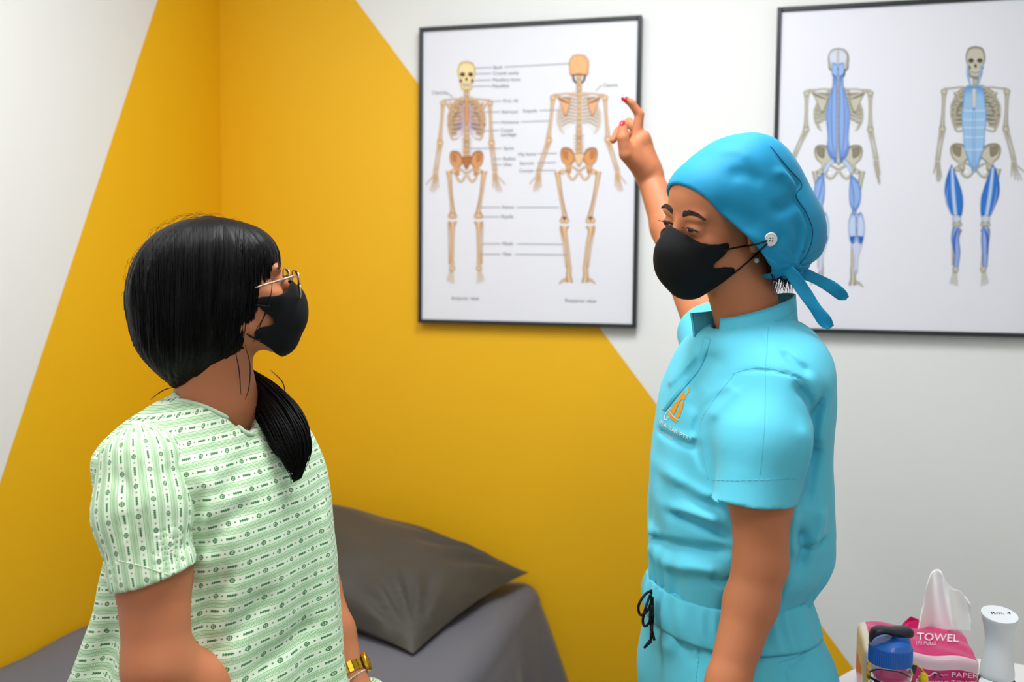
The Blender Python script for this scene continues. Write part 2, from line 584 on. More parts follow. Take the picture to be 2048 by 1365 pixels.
    # legs: (hip, knee, ankle) for each side
    for sg, (hp, kn, an) in zip((-1, 1), legs):
        S([(hp[0] - sg * 8, hp[1] - 3), (hp[0], hp[1] - 1)], 6, 6)
        pr.ell(*T(hp[0] - sg * 8, hp[1] - 3), 5 * s, 5 * s, bl, be, 6.3)
        S([(hp[0] + sg * 2, hp[1] - 4), (hp[0], hp[1] + 8), ((hp[0] + kn[0]) / 2 + sg * .5, (hp[1] + kn[1]) / 2), (kn[0], kn[1] - 13), (kn[0], kn[1] - 3)], [11, 9, 7, 9, 17], 6.4)
        S([((hp[0] * .8 + kn[0] * .2) - sg * 2, hp[1] + 14), ((hp[0] + kn[0]) / 2 - sg * 1.8, (hp[1] + kn[1]) / 2), (kn[0] - sg * 2.2, kn[1] - 14)], [1, 1.8, 1], 6.5, be, be)
        pr.ell(*T(kn[0] - 4, kn[1] - 1), 5.4 * s, 5 * s, bl, be, 6.6)
        pr.ell(*T(kn[0] + 4, kn[1] - 1), 5.4 * s, 5 * s, bl, be, 6.6)
        if front:
            pr.ell(*T(kn[0], kn[1] - 3), 5.2 * s, 5.6 * s, bl, be, 7)
        else:
            pr.ell(*T(kn[0], kn[1] - 6), 2.6 * s, 3.6 * s, dk, be, 7)
        S([(kn[0], kn[1] + 9), (kn[0] + sg * .2, kn[1] + 20), ((kn[0] + an[0]) / 2, (kn[1] + an[1]) / 2), (an[0], an[1] - 8), (an[0], an[1])], [19, 10, 7.5, 7, 10], 6.4)
        S([(kn[0] + sg * 8, kn[1] + 13), ((kn[0] + an[0]) / 2 + sg * 7, (kn[1] + an[1]) / 2), (an[0] + sg * 5, an[1])], [4, 2.4, 4], 6.2)
        if feet:
            if front:
                pr.ell(*T(an[0], an[1] + 7), 6 * s, 6 * s, bl, be, 6.8)
                for i in range(5):
                    xx = an[0] + sg * (-4 + 3.8 * i) * .9
                    S([(an[0] + sg * (-2 + i * 1.1), an[1] + 8), ((xx + an[0]) / 2 + sg * (i - 1) * .8, an[1] + 22), (xx, an[1] + 38 - i * 1.2)], [3, 2.4, 2.2], 6.5, tuple((a + .8) / 2 for a in bl), tuple((a + .6) / 2 for a in be))
            else:
                S([(an[0], an[1]), (an[0] + sg * 1, an[1] + 14), (an[0] - sg * 1, an[1] + 27)], [9, 10, 12], 6.8)
                S([(an[0] + sg * 3, an[1] + 22), (an[0] + sg * 12, an[1] + 24), (an[0] + sg * 20, an[1] + 31)], [8, 5, 1.5], 6.5)
                S([(an[0] - sg * 3, an[1] + 22), (an[0] - sg * 6, an[1] + 28)], [5, 2], 6.4, dk, be)
    # skull
    if front:
        pr.blob(TT([(0, 0), (13, 4), (18, 18), (17, 30), (13, 38), (12, 52), (7, 59), (-7, 59), (-12, 52), (-13, 38), (-17, 30), (-18, 18), (-13, 4)]),
                L3(238, 216, 160) if pal is WARM else bl, L3(186, 146, 84) if pal is WARM else be, 8, inner=.8)
        for sg in (-1, 1):
            pr.ell(*T(sg * 8, 27), 5.4 * s, 4.4 * s, dk, be, 9)
            pr.ell(*T(sg * 11.5, 40), 3.2 * s, 4 * s, be, be, 8.6)
        pr.blob(TT([(0, 31), (2.8, 38), (0, 40), (-2.8, 38)]), dk, dk, 9, n=16)
        S([(-9, 44), (0, 46.5), (9, 44)], [3.4, 4.4, 3.4], 9, L3(236, 230, 214), L3(170, 150, 116))
        S([(-9, 46.2), (0, 48.8), (9, 46.2)], [.7, .9, .7], 9.4, dk, dk)
        for i in range(-4, 5):
            S([(i * 2, 44.6), (i * 2, 50.2)], .45, 9.6, be, be)
        S([(-8, 50), (0, 52), (8, 50)], [2, 2.6, 2], 9.1, L3(226, 216, 190), be)
    else:
        S([(-11, 40), (-10, 50), (-5, 56)], [4, 4, 3], 7.2, dk, dk)
        S([(11, 40), (10, 50), (5, 56)], [4, 4, 3], 7.2, dk, dk)
        pr.blob(TT([(0, 0), (12, 3), (19, 14), (19, 28), (16, 42), (0, 40), (-16, 42), (-19, 28), (-19, 14), (-12, 3)]),
                L3(234, 178, 122) if pal is WARM else bl, L3(196, 122, 84) if pal is WARM else be, 8, off=(-3 * s, -4 * s), inner=.78)
        S([(-15, 41), (0, 39.5), (15, 41)], [2, 3, 2], 8.4, L3(140, 88, 92) if pal is WARM else dk, be)


WARM = (L3(226, 190, 148), L3(130, 84, 54), L3(62, 42, 36), L3(204, 186, 208))
GREY = (L3(196, 190, 172), L3(100, 94, 76), L3(76, 70, 56), L3(190, 188, 180))


def poster(name_px, z_lo, z_hi, a0, a1, label):
    root = empty('framed_poster', W((a0 + a1) / 2, 0, z_lo))
    tag(root, label, 'poster', 'framed anatomy posters')
    o = root.location
    fw, dp = 0.0105, 0.026
    m = MB()
    z = Vector((0, 0, 0))
    hw, hh = (a1 - a0) / 2, z_hi - z_lo
    for lo, hi in (((-hw, .002, 0), (-hw + fw, dp, hh)), ((hw - fw, .002, 0), (hw, dp, hh)), ((-hw + fw, .002, 0), (hw - fw, dp, fw)), ((-hw + fw, .002, hh - fw), (hw - fw, dp, hh))):
        mm = MB()
        mm.box(z, WU, WN, up, lo, hi)
        b = mm.build('frame_rail', 'frame_black', root)
        bv = b.modifiers.new('bevel', 'BEVEL')
        bv.width = 0.0015
        bv.segments = 2
    m.box(z, WU, WN, up, (-hw + fw * .6, .004, fw * .6), (hw - fw * .6, .0195, hh - fw * .6))
    m.build('print_sheet', 'paper', root)
    return root


PZ0, PZ1 = CAM_H - 0.140, CAM_H + 0.660
PO = 0.0198
p1 = poster(None, PZ0, PZ1, -0.263, 0.340, 'framed skeleton chart with two tan skeletons, on the yellow and white wall')
p2 = poster(None, PZ0, PZ1, 0.674, 1.277, 'framed anatomy chart with blue muscles on grey skeletons')

pr = Print(PO)
skeleton(pr, 933, 122, 1.0, 'front', WARM, 47, 36, 34,
         ((-53, 163), (-62, 222), (-68, 264), 5.2), ((50, 163), (57, 222), (66, 264), 5.2),
         (((-34, 224), (-28, 312), (-29, 408)), ((34, 224), (24, 312), (25, 408))))
pr.build('skeleton_print', p1)
pr = Print(PO)
ink = L3(60, 62, 70)
gl = L3(150, 152, 160)
for t, x, y in (('Skull', 986, 138), ('Cranial cavity', 986, 150), ('Maxillary bone', 985, 163), ('Mandible', 984, 175.5), ('First rib', 1006, 205),
                ('Sternum', 1003, 227), ('Humerus', 1002, 248), ('Costal', 1001, 264), ('cartilage', 1001, 273), ('Spine', 1007, 300), ('Radius', 1006, 321),
                ('Ulna', 1006, 332.5), ('Femur', 1004, 418), ('Patella', 1002, 437), ('Fibula', 1004, 491), ('Tibia', 1004, 512), ('Clavicle', 864, 189),
                ('Clavicle', 1206, 174), ('Scapula', 1046, 225), ('Hip bone', 1036, 312), ('Sacrum', 1039, 330), ('Coccyx', 1038, 345)):
    pr.text(t, x, y, 9.5, ink, 2, -0.02)
pr.text('Anterior view', 902, 600, 10, ink, 2, 0.01)
pr.text('Posterior view', 1130, 605, 10.5, ink, 2, 0.015)
for x0, y0, x1, y1 in ((951, 136, 984, 135), (1008, 134, 1140, 127), (950, 148, 983, 147), (950, 161, 982, 160), (946, 173, 982, 172), (975, 203, 1003, 202),
                       (965, 224, 1000, 224), (982, 245, 1000, 245), (1042, 244, 1098, 242), (965, 262, 998, 261), (938, 297, 1003, 297), (984, 318, 1003, 318),
                       (986, 330, 1003, 330), (960, 415, 1001, 415), (1034, 415, 1118, 415), (962, 434, 999, 434), (963, 488, 1001, 488), (1034, 488, 1124, 489),
                       (958, 509, 1001, 509), (1030, 509, 1136, 510), (893, 185, 906, 195), (1204, 170, 1192, 181), (1079, 221, 1118, 220), (1074, 308, 1114, 307),
                       (1074, 326, 1112, 325), (1070, 341, 1112, 341)):
    pr.stroke([(x0, y0), (x1, y1)], 1.5, gl, gl, 10, smooth=False, n=4)
pr.build('caption_print', p1)['kind'] = 'stuff'
pr = Print(PO)
skeleton(pr, 1158, 108, 1.04, 'back', WARM, 50, 41, 36,
         ((-58, 165), (-78, 227), (-84, 266), 4.6), ((55, 163), (74, 226), (80, 266), 4.6),
         (((-40, 230), (-28, 322), (-19, 412)), ((36, 230), (22, 322), (12, 412))))
pr.build('skeleton_print', p1)

pr = Print(PO)
BL, BE, BD = L3(142, 172, 222), L3(70, 116, 190), L3(28, 96, 176)
PBL = L3(190, 204, 232)
skeleton(pr, 1677, 96, 1.08, 'back', GREY, 59, 44, 45,
         ((-60, 150), (-84, 205), (-92, 240), 2), ((59, 150), (70, 207), (76, 254), 1.2),
         (((-42, 232), (-30, 322), (-32, 408)), ((42, 232), (28, 322), (26, 412))))
pr2 = Print(PO)
skeleton(pr2, 1951, 92, 1.085, 'front', GREY, 58, 44, 47,
         ((-61, 152), (-70, 212), (-68, 252), 3), ((56, 152), (71, 212), (80, 250), 6),
         (((-42, 230), (-34, 330), (-37, 405)), ((40, 230), (18, 330), (14, 405))))
# back muscles
for sg in (-1, 1):
    X = lambda d: 1676 + sg * d
    pr.blob([(X(2), 150), (X(10), 152), (X(11), 172), (X(20), 205), (X(24), 235), (X(21), 270), (X(22), 300), (X(13), 318), (X(2), 312)], BL, BE, 12, n=50, inner=.7)
    pr.stroke([(X(9), 165), (X(13), 220), (X(12), 280), (X(7), 310)], [1.5, 3, 3, 1.5], BE, BL, 13)
    pr.stroke([(X(17), 205), (X(19), 250), (X(18), 295)], [1, 2, 1], BE, BL, 13)
    pr.blob([(X(2), 98), (X(12), 102), (X(18), 112), (X(14), 128), (X(2), 130)], L3(206, 212, 226), L3(176, 178, 196), 12)
    pr.blob([(X(1), 128), (X(11), 126), (X(12), 146), (X(6), 152), (X(1), 152)], L3(150, 182, 228), BE, 12.4)
    pr.stroke([(X(3), 318), (X(18), 328), (X(27), 345)], [8, 8, 7], PBL, BL, 12)
    kx = X(34) if sg > 0 else X(42)
    th = [(1701, 348), (1716, 362), (1722, 385), (1719, 410), (1708, 424), (1700, 410), (1698, 385)] if sg > 0 else [(1647, 345), (1650, 372), (1648, 400), (1640, 424), (1630, 405), (1628, 380), (1634, 358)]
    pr.blob(th, BL, BE, 12.6, inner=.68)
    pr.stroke([(th[0][0], th[0][1] + 4), ((th[0][0] + th[4][0]) / 2 + 2, 385), (th[4][0], 420)], [1, 2, 1], BE, BE, 13)
    cx = 1713 if sg > 0 else 1642
    for d in (-1, 1):
        pr.blob([(cx + d * 1, 428), (cx + d * 10, 426), (cx + d * 16, 448), (cx + d * 15, 472), (cx + d * 9, 488), (cx + d * 1, 478)], PBL, BE, 12.8, inner=.7)
        pr.blob([(cx + d * 2, 472), (cx + d * 14, 474), (cx + d * 9, 489)], BD, BE, 13.2, n=20)
    pr.blob([(cx - 12, 484), (cx, 476), (cx + 12, 484), (cx + 4, 515), (cx + 2, 545), (cx - 5, 545), (cx - 5, 515)], L3(198, 202, 224), L3(160, 166, 190), 12.5)
for i in range(34):
    pr.ell(1676 - i * 0.05, 170 + i * 4.4, 1.8, 1.8, L3(206, 188, 178), L3(120, 110, 130), 14, n=8)
pr.build('muscle_print', p2)
pr = pr2
# front muscles
for sg in (-1, 1):
    X = lambda d: 1948 + sg * d
    pr.blob([(X(1), 172), (X(18), 176), (X(22), 205), (X(25), 235), (X(22), 265), (X(20), 295), (X(8), 332), (X(1), 332)], L3(150, 190, 226), L3(86, 146, 206), 12, n=50, inner=.75)
    for j, yy in enumerate((222, 240, 256, 275, 300)):
        pr.stroke([(X(2), yy), (X(22 - j), yy - 1)], 3.4, L3(196, 212, 234), L3(170, 196, 228), 13, smooth=False)
    pr.stroke([(X(14) + 2, 130), (X(12), 150), (X(7), 172)], [4, 5, 3], L3(150, 190, 226), BE, 12.5)
    q = [(1903, 328), (1913, 352), (1924, 385), (1926, 412), (1921, 434), (1908, 434), (1896, 412), (1889, 385), (1893, 355)] if sg < 0 else \
        [(1986, 328), (1996, 352), (1999, 385), (1990, 412), (1978, 434), (1963, 434), (1961, 410), (1964, 388), (1975, 355)]
    pr.blob(q, L3(44, 116, 196), L3(20, 84, 168), 12.6, n=50, inner=.8)
    c0 = (1904, 335) if sg < 0 else (1986, 335)
    c1 = (1911, 432) if sg < 0 else (1973, 432)
    pr.stroke([c0, ((c0[0] + c1[0]) / 2 + sg * 1, 384), c1], [6, 9, 9], L3(190, 206, 234), L3(64, 132, 206), 13)
    pr.stroke([(c0[0] + sg * 8, 372), (c1[0] + sg * 18, 400), (c1[0] + sg * 8, 430)], [1, 4, 2], L3(140, 160, 222), L3(40, 100, 184), 13)
    k = (1913, 447) if sg < 0 else (1971, 447)
    pr.stroke([(k[0], 455), (k[0] + sg * 1 - 2, 480), (k[0] - sg * 1, 505), (k[0] - 1, 535)], [15, 16, 13, 9], L3(150, 172, 220), L3(70, 100, 176), 12.6)
    pr.stroke([(k[0] - sg * 3, 455), (k[0] + sg * 4, 478), (k[0] + sg * 3, 510)], [2, 5, 2], L3(40, 90, 176), L3(70, 110, 190), 13)
    pr.ell(k[0], 438, 9, 8, L3(200, 204, 214), L3(150, 160, 176), 13)
pr.stroke([(1948, 178), (1948, 215)], [9, 7], L3(214, 204, 200), L3(160, 170, 190), 13.5, smooth=False)
pr.stroke([(1948, 220), (1948, 328)], [1.6, 1.2], L3(206, 216, 236), L3(206, 216, 236), 14, smooth=False)
pr.build('muscle_print', p2)

# ------------------------------------------------------------------ bed with grey sheet
BED_Z = 0.568
vb = onplane(1046, 1214, Vector((0, 0, BED_Z)), up)
bed_r = inwall(vb)[0]                       # right side of the mattress
bed_l, bed_b0, bed_b1 = A_CORNER + 0.012, 0.012, 2.02
bed = empty('bed', W((bed_l + bed_r) / 2, 1.0, 0))
tag(bed, 'single bed made up with a grey sheet, standing in the corner against both walls', 'bed')
m = MB()
m.box(Vector((0, 0, 0)), WU, WN, up, (bed_l + .02, bed_b0 + .02, 0), (bed_r - .03, bed_b1 - .03, 0))
m = MB()
m.box(WO, WU, WN, up, (bed_l + .02, bed_b0 + .02, .40), (bed_r - .035, bed_b1 - .035, BED_Z - .012))
mt = m.build('mattress', 'mattress', bed)
m = MB()
m.box(WO, WU, WN, up, (bed_l + .01, bed_b0 + .01, .33), (bed_r - .03, bed_b1 - .03, .398))
m.build('bed_frame', 'metal_grey', bed)
for aa in (bed_l + .04, bed_r - .08):
    for bb in (bed_b0 + .05, bed_b1 - .1):
        m = MB()
        m.box(WO, WU, WN, up, (aa, bb, 0), (aa + .045, bb + .045, .33))
        m.build('leg', 'metal_grey', bed)
# sheet: top, rounded edge and hanging side, one cloth
na, nb = 70, 90
prof = []                                   # (a offset from right edge, z)
for i in range(40):
    prof.append((-(bed_r - bed_l) + (bed_r - bed_l - .05) * i / 39.0, BED_Z))
for i in range(1, 9):
    w = math.pi / 2 * i / 8
    prof.append((-.05 + .05 * math.sin(w), BED_Z - .05 + .05 * math.cos(w)))
for i in range(1, 20):
    t = i / 19.0
    prof.append((.055 * t ** 0.8, BED_Z - .05 - .36 * t))
vs, fs = [], []
for j in range(nb):
    b = bed_b0 + (bed_b1 - bed_b0) * j / (nb - 1)
    for i, (da, z) in enumerate(prof):
        hang = max(0, (BED_Z - .05 - z) / .36)
        rip = hang * (.022 * math.sin(b * 17 + 1.2) + .012 * math.sin(b * 41 + .4)) + hang * .05 * max(0, 1 - (b / .25))
        dz = .004 * math.sin(b * 9 + da * 13) * math.sin(da * 7 + 1) + .0025 * math.sin(b * 23 - da * 31) if hang <= 0 else 0
        vs.append(W(bed_r + da + rip, b, z + dz))
n = len(prof)
for j in range(nb - 1):
    for i in range(n - 1):
        fs.append((j * n + i, j * n + i + 1, (j + 1) * n + i + 1, (j + 1) * n + i))
sh = mesh_obj('bed_sheet', vs, fs, 'sheet_grey', bed, True)
so = sh.modifiers.new('solid', 'SOLIDIFY')
so.thickness = 0.004
so.offset = -1
rebase(bed, bed.location)

# ------------------------------------------------------------------ pillow
c_fr = onplane(826, 1308, Vector((0, 0, BED_Z + .012)), up)          # front right corner on the bed
c_br = onplane(1058, 1146, W(0, .05, 0), WN)                         # back right corner by the wall
edge = (c_br - c_fr)
c_bl = onplane(560, 985, W(0, .09, 0), WN)
c_fl = onplane(520, 1210, W(0, inwall(c_fr)[1] * .8, 0), WN)
c_fl.z = max(c_fl.z, BED_Z + .06)
N = 44
vs, fs = [], []
mid = (c_fr + c_br + c_bl + c_fl) / 4
nrm = ((c_br - c_fl).cross(c_bl - c_fr)).normalized()
if nrm.z < 0:
    nrm = -nrm
prnd = random.Random(3)
for side in (1, -1):
    for j in range(N + 1):
        for i in range(N + 1):
            s_, t_ = -1 + 2 * i / N, -1 + 2 * j / N
            # edges drawn in between the corners
            ss = s_ * (1 - .07 * (1 - t_ * t_) * abs(s_))
            tt = t_ * (1 - .09 * (1 - s_ * s_) * abs(t_))
            p = (c_fl * (1 - ss) * (1 - tt) + c_fr * (1 + ss) * (1 - tt) + c_br * (1 + ss) * (1 + tt) + c_bl * (1 - ss) * (1 + tt)) / 4
            th = max(0, (1 - abs(s_) ** 2.2)) ** .55 * max(0, (1 - abs(t_) ** 2.2)) ** .55
            wr = 0
            for (cs, ct, kk) in ((1, -1, 21), (1, 1, 17), (-1, -1, 15)):
                r = math.hypot(s_ - cs, t_ - ct)
                an = math.atan2(t_ - ct, s_ - cs)
                wr += .011 * math.sin(an * kk + cs) * math.exp(-((r - .5) / .38) ** 2)
            wr += .004 * math.sin(9 * s_ + 4 * t_) * math.sin(7 * t_ - 3 * s_) + .005 * (1 - abs(math.sin(5.5 * t_ + 2.2 * s_ + .8))) ** 3 * max(0, s_ + .2)
            up_h, dn_h = .105, .055
            h = (up_h * th if side > 0 else -dn_h * th) + (wr * min(1, th * 2.0) if side > 0 else 0)
            vs.append(p + nrm * h)
M1 = (N + 1) * (N + 1)
for sd in (0, 1):
    for j in range(N):
        for i in range(N):
            q = [sd * M1 + j * (N + 1) + i, sd * M1 + j * (N + 1) + i + 1, sd * M1 + (j + 1) * (N + 1) + i + 1, sd * M1 + (j + 1) * (N + 1) + i]
            fs.append(tuple(q) if sd == 0 else tuple(q[::-1]))
# keep it above bed and in front of the walls
for k, v in enumerate(vs):
    a, b, z = inwall(v)
    v2 = W(max(a, A_CORNER + .02), max(b, .012), max(z, BED_Z + .009))
    vs[k] = v2
pl = mesh_obj('pillow', vs, fs, 'pillow_fabric', None, True)
tag(pl, 'dark grey pillow with pointed corners lying at the head of the bed', 'pillow')
bpy.context.view_layer.update()

# ------------------------------------------------------------------ round table and the things on it
TZ = 0.68
TC = Vector((0.845, 1.60, 0))
TR = 0.31
table = empty('side_table', (TC.x, TC.y, 0))
tag(table, 'round white side table in the corner of the view, holding bottles and paper towels', 'table')
m = MB()
m.lathe((0, 0, 0), [(TR - .012, TZ - .024), (TR - .003, TZ - .021), (TR, TZ - .012), (TR - .003, TZ - .003), (TR - .01, TZ)], 72)
m.build('table_top', 'white_laminate', table, True).data.polygons[-1].use_smooth = False
m = MB()
m.lathe((0, 0, 0), [(.035, .03), (.03, .06), (.03, TZ - .05), (.07, TZ - .026)], 24)
m.build('pedestal', 'white_plastic', table, True)
m = MB()
m.lathe((0, 0, 0), [(.21, 0), (.21, .012), (.19, .02), (.04, .032)], 48)
m.build('base', 'white_plastic', table, True)

# sports bottle with the blue lid
bc = P(1780, 1330, 1.47)
bc.z = TZ
bott = empty('sports_bottle', bc)
tag(bott, 'clear plastic water bottle with blue screw cap and dark flip spout', 'bottle')
zc0 = P(1780, 1340, 1.47 - .03).z - TZ      # bottom of the cap above the table
rc = .0318
m = MB()
pf = [(.03, .0), (.033, .004)]
k = 0
z = .012
while z < zc0 - .03:
    pf += [(.0335, z), (.0335, z + .011), (.0322, z + .0135), (.0322, z + .0155)]
    z += .018
pf += [(.0335, zc0 - .026), (.033, zc0 - .012), (.0305, zc0 - .004), (.0285, zc0), (.0285, zc0 + .004)]
inner = [(max(.002, r - .0016), max(zz, .003)) for r, zz in reversed(pf)]
m.lathe((0, 0, 0), pf + inner, 40, cap=False)
m.build('bottle_body', 'clear_plastic', bott, True)
m = MB()
nr = 120
vs, fs = [], []
rows = [(rc, 0, 1), (rc, .024, 1), (rc - .001, .026, 0), (rc - .004, .032, 0), (rc - .012, .036, 0), (.006, .040, 0)]
for r, zz, rib in rows:
    for i in range(nr):
        a = 2 * math.pi * i / nr
        rr = r - (.0009 if (rib and i % 2) else 0)
        vs.append(Vector((rr * math.cos(a), rr * math.sin(a), zc0 + zz + (.004 * math.cos(a) if not rib and zz > .03 else 0))))
for k in range(len(rows) - 1):
    for i in range(nr):
        j = (i + 1) % nr
        fs.append((k * nr + i, k * nr + j, (k + 1) * nr + j, (k + 1) * nr + i))
fs.append(tuple(range(nr - 1, -1, -1)))
fs.append(tuple((len(rows) - 1) * nr + i for i in range(nr)))
m.add(vs, fs)
capo = m.build('bottle_cap', 'blue_plastic', bott)
m = MB()
m.lathe((.014, -.004, zc0 + .028), [(.0125, 0), (.0125, .014), (.0105, .017)], 24)
m.build('spout', 'blue_plastic', capo, True)
# flip lid: rounded bar, higher at the spout end
m = MB()
row = crom([(-.033, .0355, .006, .007), (-.028, .044, .0105, .0065), (-.016, .0485, .012, .005), (0, .0465, .0135, .0055), (.014, .0455, .015, .007), (.026, .0455, .0135, .0068), (.0315, .045, .006, .004)], 30)
vs, fs = [], []
ns = 16
for x, zz, hw, hh in row:
    for k in range(ns):
        a = 2 * math.pi * k / ns
        ca, sa = math.cos(a), math.sin(a)
        vs.append(Vector((x, -.003 + hw * math.copysign(abs(ca) ** .75, ca), zc0 + zz + .002 + hh * math.copysign(abs(sa) ** .75, sa))))
for i in range(len(row) - 1):
    for k in range(ns):
        j = (k + 1) % ns
        fs.append((i * ns + k, i * ns + j, (i + 1) * ns + j, (i + 1) * ns + k))
fs.append(tuple(range(ns - 1, -1, -1)))
fs.append(tuple((len(row) - 1) * ns + k for k in range(ns)))
m.add(vs, fs)
m.build('flip_lid', 'navy_plastic', capo, True)
# cord with a yellow charm
m = MB()
o0 = bott.location
cord = [P(1823, 1328, 1.462) - o0, P(1833, 1331, 1.47) - o0, P(1843, 1338, 1.475) - o0, P(1848, 1346, 1.475) - o0]
m.tube([Vector(v) for v in crom([tuple(c) for c in cord], 14)], .0011, 8)
cordo = m.build('cord', 'yellow_plastic', bott, True)
m = MB()
m.sphere(P(1847, 1360, 1.475) - o0, .008, 16, 12, ax=(.9, .6, 1.4))
m.tube([P(1847, 1347, 1.475) - o0, P(1847, 1352, 1.475) - o0], .004, 10)
m.build('charm', 'yellow_plastic', cordo, True)
m = MB()
tq = P(1826, 1339, 1.468) - o0
m.box(tq, Vector((.9, .3, -.3)).normalized(), Vector((-.3, .95, 0)).normalized(), Vector((.25, .1, .95)).normalized(), (-.005, -.0015, -.007), (.005, .0015, .007))
m.build('tag', 'navy_plastic', cordo)

# paper towel pack
PKD = 1.66
pk = empty('towel_pack')
tag(pk, 'pink pack of paper towels with one white sheet pulled out of the top', 'paper towels')
pfl, pfr = P(1729, 1306, PKD), P(1963, 1311, PKD - .045)
px_ = (pfr - pfl)
px_.z = 0
pw_ = px_.length
px_.normalize()
py_ = Vector((-px_.y, px_.x, 0))
ptop = pfl.z - TZ + .006
pdep = .155
porg = Vector((pfl.x, pfl.y, TZ))


def pack_pt(u, v, w):
    """u across, v back, w up, all 0..1, softened like a filled plastic wrap"""
    x, y, z = u * 2 - 1, v * 2 - 1, w * 2 - 1
    e = 14.0
    m_ = max(abs(x), abs(y), abs(z), 1e-6)
    nrm_ = (abs(x) ** e + abs(y) ** e + abs(z) ** e) ** (1 / e)
    k = m_ / nrm_
    x, y, z = x * k, y * k, z * k
    bulge = .004 * (1 - x * x) * (1 - y * y) * (1 if z > .5 else 0) + .0025 * math.sin(7 * x + 3 * y) * math.cos(5 * y - 2 * z)
    return porg + px_ * ((x + 1) / 2 * pw_) + py_ * ((y + 1) / 2 * pdep) + up * max(0, (z + 1) / 2 * ptop + (bulge if z > 0 else 0))


NP = 28
vs, fs, fm = [], [], []


def pgrid(fn, mfn, nu=NP, nv=NP):
    n0 = len(vs)
    for j in range(nv + 1):
        for i in range(nu + 1):
            vs.append(pack_pt(*fn(i / nu, j / nv)))
    for j in range(nv):
        for i in range(nu):
            fs.append((n0 + j * (nu + 1) + i, n0 + j * (nu + 1) + i + 1, n0 + (j + 1) * (nu + 1) + i + 1, n0 + (j + 1) * (nu + 1) + i))
            fm.append(mfn((i + .5) / nu, (j + .5) / nv))


pgrid(lambda u, v: (u, 0, v), lambda u, v: 1 if v > .80 else 0)                 # front
pgrid(lambda u, v: (u, v, 1), lambda u, v: 1 if (v < .04) else (2 if u < .06 else 0))     # top
pgrid(lambda u, v: (1 - u, 1, v), lambda u, v: 0)                               # back
pgrid(lambda u, v: (0, 1 - u, v), lambda u, v: 2 if (v > .55 or u > .75) else 0)  # left
pgrid(lambda u, v: (1, u, v), lambda u, v: 1 if v > .8 else 2)                  # right
pgrid(lambda u, v: (u, 1 - v, 0), lambda u, v: 0)
wrap = mesh_obj('wrapper', vs, fs, None, pk, True, mats=['pink_wrap', 'pale_wrap', 'beige_wrap'], fmat=fm)
wb = BVHTree.FromPolygons([tuple(v) for v in vs], fs)


def decal(bvh, items, name, parent, lift=0.0006, mat='print'):
    """flat print laid onto a surface; items: (pts in picture pixels, faces, colour)"""
    V, Fc, Cc = [], [], []
    for pts, faces, col in items:
        n0 = len(V)
        ok = True
        tmp = []
        for p in pts:
            r = ray(p[0], p[1]).normalized()
            loc, nn, _, _ = bvh.ray_cast(CAM, r)
            if loc is None:
                ok = False
                break
            if nn.dot(r) > 0:
                nn = -nn
            tmp.append(loc + nn * lift)
        if not ok:
            continue
        V += tmp
        Fc += [tuple(i + n0 for i in f) for f in faces]
        Cc += [col] * len(pts)
    return mesh_obj(name, V, Fc, mat, parent, colors=Cc)


def txt_px(t, x0, y0, x1, h, shear=0.0, slope=0.0, squash=None):
    vs_, fs_ = text2d(t, 1.0)
    w = max(v[0] for v in vs_) - min(v[0] for v in vs_)
    mx = min(v[0] for v in vs_)
    sx = (x1 - x0) / w
    return [(x0 + (a - mx) * sx + shear * b * h, y0 - b * h / .7 + slope * (a - mx) * sx) for a, b in vs_], fs_


whi = L3(240, 232, 236)
items = []
v_, f_ = txt_px('TOWEL', 1833, 1283, 1917, 15, .1, .05)
items.append((v_, f_, whi))
v_, f_ = txt_px('175 PULLS', 1832, 1292, 1872, 7, .1, .03)
items.append((v_, f_, L3(236, 190, 208)))
v_, f_ = txt_px('PAPER', 1903, 1354, 1955, 10, 0, .05)
items.append((v_, f_, whi))
v_, f_ = txt_px('TOWEL', 1902, 1371, 1955, 11, 0, .05)
items.append((v_, f_, whi))
v_, f_ = txt_px('Femme', 1830, 1370, 1896, 13, .25, .0)
items.append((v_, f_, L3(236, 226, 232)))


def px_stroke(pts, w, n=24):
    r = crom([(p[0], p[1]) for p in pts], n)
    V, Fq = [], []
    for i in range(len(r)):
        t = r[min(i + 1, len(r) - 1)] - r[max(i - 1, 0)]
        t = t / (np.linalg.norm(t) + 1e-9)
        ww = w * (0.5 + 0.5 * math.sin(math.pi * i / (len(r) - 1)))
        V += [(r[i][0] - t[1] * ww, r[i][1] + t[0] * ww), (r[i][0] + t[1] * ww, r[i][1] - t[0] * ww)]
    for i in range(len(r) - 1):
        Fq.append((2 * i, 2 * i + 1, 2 * i + 3, 2 * i + 2))
    return V, Fq


v_, f_ = px_stroke([(1836, 1354), (1846, 1346), (1858, 1352), (1868, 1345), (1880, 1350), (1896, 1350)], 1.1)
items.append((v_, f_, whi))
v_, f_ = px_stroke([(1866, 1357), (1874, 1347), (1884, 1356)], 1.6)
items.append((v_, f_, L3(40, 46, 66)))
v_, f_ = px_stroke([(1806, 1256), (1813, 1247), (1822, 1244), (1824, 1250), (1816, 1253), (1826, 1258)], 1.8)
items.append((v_, f_, whi))
decal(wb, items, 'wrap_print', pk, .0022)['kind'] = 'stuff'
# the tall seal flap behind, with script
m = MB()
flap = [P(1795, 1262, PKD + .11), P(1808, 1246, PKD + .12), P(1822, 1234, PKD + .12), P(1838, 1240, PKD + .12), P(1842, 1266, PKD + .11)]
m.add(flap + [f + Vector((0, .002, 0)) for f in flap], [(0, 1, 2, 3, 4), (9, 8, 7, 6, 5)] + [(i, (i + 1) % 5, 5 + (i + 1) % 5, 5 + i) for i in range(5)])
m.build('seal_flap', 'pink_wrap', pk)
